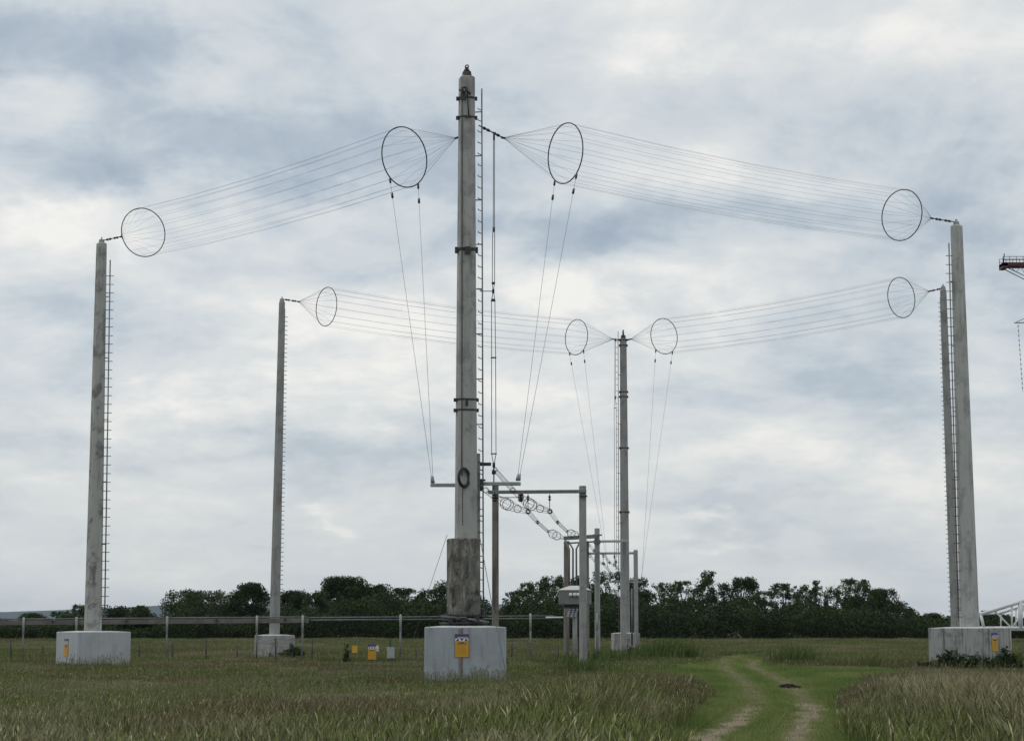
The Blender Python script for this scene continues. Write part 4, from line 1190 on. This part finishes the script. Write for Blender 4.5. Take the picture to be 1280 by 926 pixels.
# ------------------------------------------------------------------ sky and sun
SUN_EL, SUN_AZ = R(52), R(-55)            # azimuth measured from +Y towards +X
def world():
    w = bpy.data.worlds.new('World'); scene.world = w; w.use_nodes = True
    nt = w.node_tree; N, L = nt.nodes, nt.links; N.clear()
    out = N.new('ShaderNodeOutputWorld')
    sky = N.new('ShaderNodeTexSky'); sky.sky_type = 'NISHITA'; sky.sun_disc = False
    sky.sun_elevation = SUN_EL; sky.sun_rotation = SUN_AZ; sky.dust_density = 2.0
    bg1 = N.new('ShaderNodeBackground'); bg1.inputs['Strength'].default_value = .12
    L.new(sky.outputs['Color'], bg1.inputs['Color'])
    tc = N.new('ShaderNodeTexCoord'); sep = N.new('ShaderNodeSeparateXYZ'); L.new(tc.outputs['Generated'], sep.inputs[0])
    def val(v):
        n = N.new('ShaderNodeValue'); n.outputs[0].default_value = v; return n.outputs[0]
    def ma(op, a, b=None, c=None, clamp=False):
        n = N.new('ShaderNodeMath'); n.operation = op; n.use_clamp = clamp
        for i, q in enumerate((a, b, c)):
            if q is None: continue
            if isinstance(q, (int, float)): n.inputs[i].default_value = q
            else: L.new(q, n.inputs[i])
        return n.outputs[0]
    x, y, z = sep.outputs
    zz_ = ma('MAXIMUM', z, 0.0)
    den = ma('ADD', zz_, .34)
    u = ma('DIVIDE', x, den); v = ma('DIVIDE', y, den)
    comb = N.new('ShaderNodeCombineXYZ'); L.new(u, comb.inputs[0]); L.new(v, comb.inputs[1])
    def noise(vec, scale, detail, rough, dist, off=(0, 0, 0), sc=(1, 1, 1)):
        mp = N.new('ShaderNodeMapping'); mp.inputs['Location'].default_value = off; mp.inputs['Scale'].default_value = sc
        L.new(vec, mp.inputs['Vector'])
        n = N.new('ShaderNodeTexNoise'); n.inputs['Scale'].default_value = scale; n.inputs['Detail'].default_value = detail
        n.inputs['Roughness'].default_value = rough; n.inputs['Distortion'].default_value = dist
        L.new(mp.outputs['Vector'], n.inputs['Vector']); return n.outputs['Fac']
    n1 = noise(comb.outputs[0], 4.2, 9, .58, .6, (3.1, 1.7, .3))
    n2 = noise(comb.outputs[0], 15, 8, .60, .4, (8.1, 4.7, 1.3))
    # large masses placed by direction in the sky (tangent coordinates), edges warped by noise
    yy = ma('MAXIMUM', y, .05)
    sx = ma('DIVIDE', x, yy); sz = ma('DIVIDE', z, yy)
    sx = ma('ADD', sx, ma('MULTIPLY', ma('SUBTRACT', noise(comb.outputs[0], 5, 5, .6, 0, (1, 2, 3)), .5), .15))
    sz = ma('ADD', sz, ma('MULTIPLY', ma('SUBTRACT', noise(comb.outputs[0], 5, 5, .6, 0, (7, 9, 4)), .5), .08))
    tot = None
    BL = [  # px, py, half-width px, half-height px, amount (bright +, dark -)
        (60, 55, 190, 70, -.50), (170, 200, 200, 45, -.24), (400, 205, 240, 65, -.36), (620, 70, 130, 50, -.14), (250, 75, 60, 90, .26), (90, 275, 140, 34, .34), (40, 135, 60, 30, .22),
        (160, 225, 120, 22, -.1), (520, 340, 170, 28, -.20), (700, 295, 120, 36, -.44), (200, 400, 200, 24, -.20), (480, 265, 160, 20, .22), (410, 400, 160, 40, .24), (60, 330, 100, 30, .16),
        (790, 75, 90, 26, .26), (800, 200, 110, 34, .30), (960, 130, 160, 40, -.16), (1130, 60, 110, 40, .08), (1180, 170, 160, 60, -.22), (930, 250, 150, 30, -.14), (1010, 215, 60, 14, .2),
        (760, 360, 190, 32, .36), (1000, 300, 150, 16, .16), (1150, 330, 170, 60, -.26), (1240, 300, 80, 80, -.22), (980, 470, 160, 36, -.22), (880, 460, 120, 20, .1), (600, 430, 120, 22, .18),
        (250, 500, 330, 22, .22), (560, 480, 160, 26, .2), (120, 560, 260, 22, -.18), (450, 560, 200, 26, -.16), (950, 575, 260, 24, .20), (1180, 600, 140, 20, .16), (860, 640, 130, 24, -.22), (895, 659, 50, 11, .5), (765, 652, 60, 22, .36), (412, 664, 28, 9, .34),
        (1050, 680, 240, 30, -.18), (300, 640, 300, 40, .02), (640, 690, 120, 30, .10), (1190, 480, 120, 40, -.12)]
    for (px, py, hw, hh, am) in BL:
        d = ray(px, py); cx, cz = d.x / d.y, d.z / d.y
        a = ma('MULTIPLY', ma('SUBTRACT', sx, cx), F / hw); b = ma('MULTIPLY', ma('SUBTRACT', sz, cz), F / hh)
        e = ma('ADD', ma('MULTIPLY', a, a), ma('MULTIPLY', b, b))
        g_ = ma('MULTIPLY', ma('POWER', 2.718, ma('MULTIPLY', e, -.8)), am)
        tot = g_ if tot is None else ma('ADD', tot, g_)
    front = ma('MULTIPLY', ma('GREATER_THAN', y, .05), 1.0)
    tot = ma('MULTIPLY', tot, front)
    s = ma('ADD', ma('MULTIPLY', ma('SUBTRACT', n1, .5), 1.25), ma('MULTIPLY', ma('SUBTRACT', n2, .5), .66))
    s = ma('ADD', ma('ADD', s, ma('MULTIPLY', tot, 1.1)), .625)
    r = N.new('ShaderNodeValToRGB'); L.new(s, r.inputs['Fac'])
    el = r.color_ramp.elements
    el[0].position = .02; el[0].color = (.365, .435, .520, 1)
    el[1].position = 1.0; el[1].color = (.93, .915, .875, 1)
    for p_, c_ in ((.28, (.480, .548, .612)), (.5, (.625, .675, .710)), (.74, (.745, .765, .765))):
        q = el.new(p_); q.color = (*c_, 1)
    bg2 = N.new('ShaderNodeBackground'); bg2.inputs['Strength'].default_value = 1.0
    # the cloud deck thins to a paler band near the skyline and is brighter overhead
    band_ = ma('POWER', 2.718, ma('MULTIPLY', ma('MULTIPLY', zz_, zz_), -1 / (2 * .055 ** 2)))
    mx = N.new('ShaderNodeMix'); mx.data_type = 'RGBA'
    L.new(ma('MULTIPLY', band_, .62), mx.inputs['Factor']); L.new(r.outputs['Color'], mx.inputs[6]); mx.inputs[7].default_value = (.70, .735, .735, 1)
    L.new(mx.outputs[2], bg2.inputs['Color'])
    ms = N.new('ShaderNodeMixShader'); ms.inputs['Fac'].default_value = .93
    L.new(bg1.outputs[0], ms.inputs[1]); L.new(bg2.outputs[0], ms.inputs[2]); L.new(ms.outputs[0], out.inputs['Surface'])
world()
sd = bpy.data.lights.new('sun', 'SUN'); so = bpy.data.objects.new('sun', sd); COL.objects.link(so)
sd.energy = 0.7; sd.angle = R(14); sd.color = (1, .96, .9)
dv = Vector((math.sin(SUN_AZ) * math.cos(SUN_EL), math.cos(SUN_AZ) * math.cos(SUN_EL), math.sin(SUN_EL)))
so.rotation_euler = (-dv).to_track_quat('-Z', 'Y').to_euler()
so.location = (0, 0, 60)

scene.view_settings.view_transform = 'Standard'
scene.view_settings.look = 'None'
scene.view_settings.exposure = 0
scene.view_settings.gamma = 1
c = scene.cycles
c.max_bounces = 6; c.diffuse_bounces = 3; c.glossy_bounces = 2; c.transmission_bounces = 3; c.volume_bounces = 0; c.transparent_max_bounces = 6
bpy.context.view_layer.update()
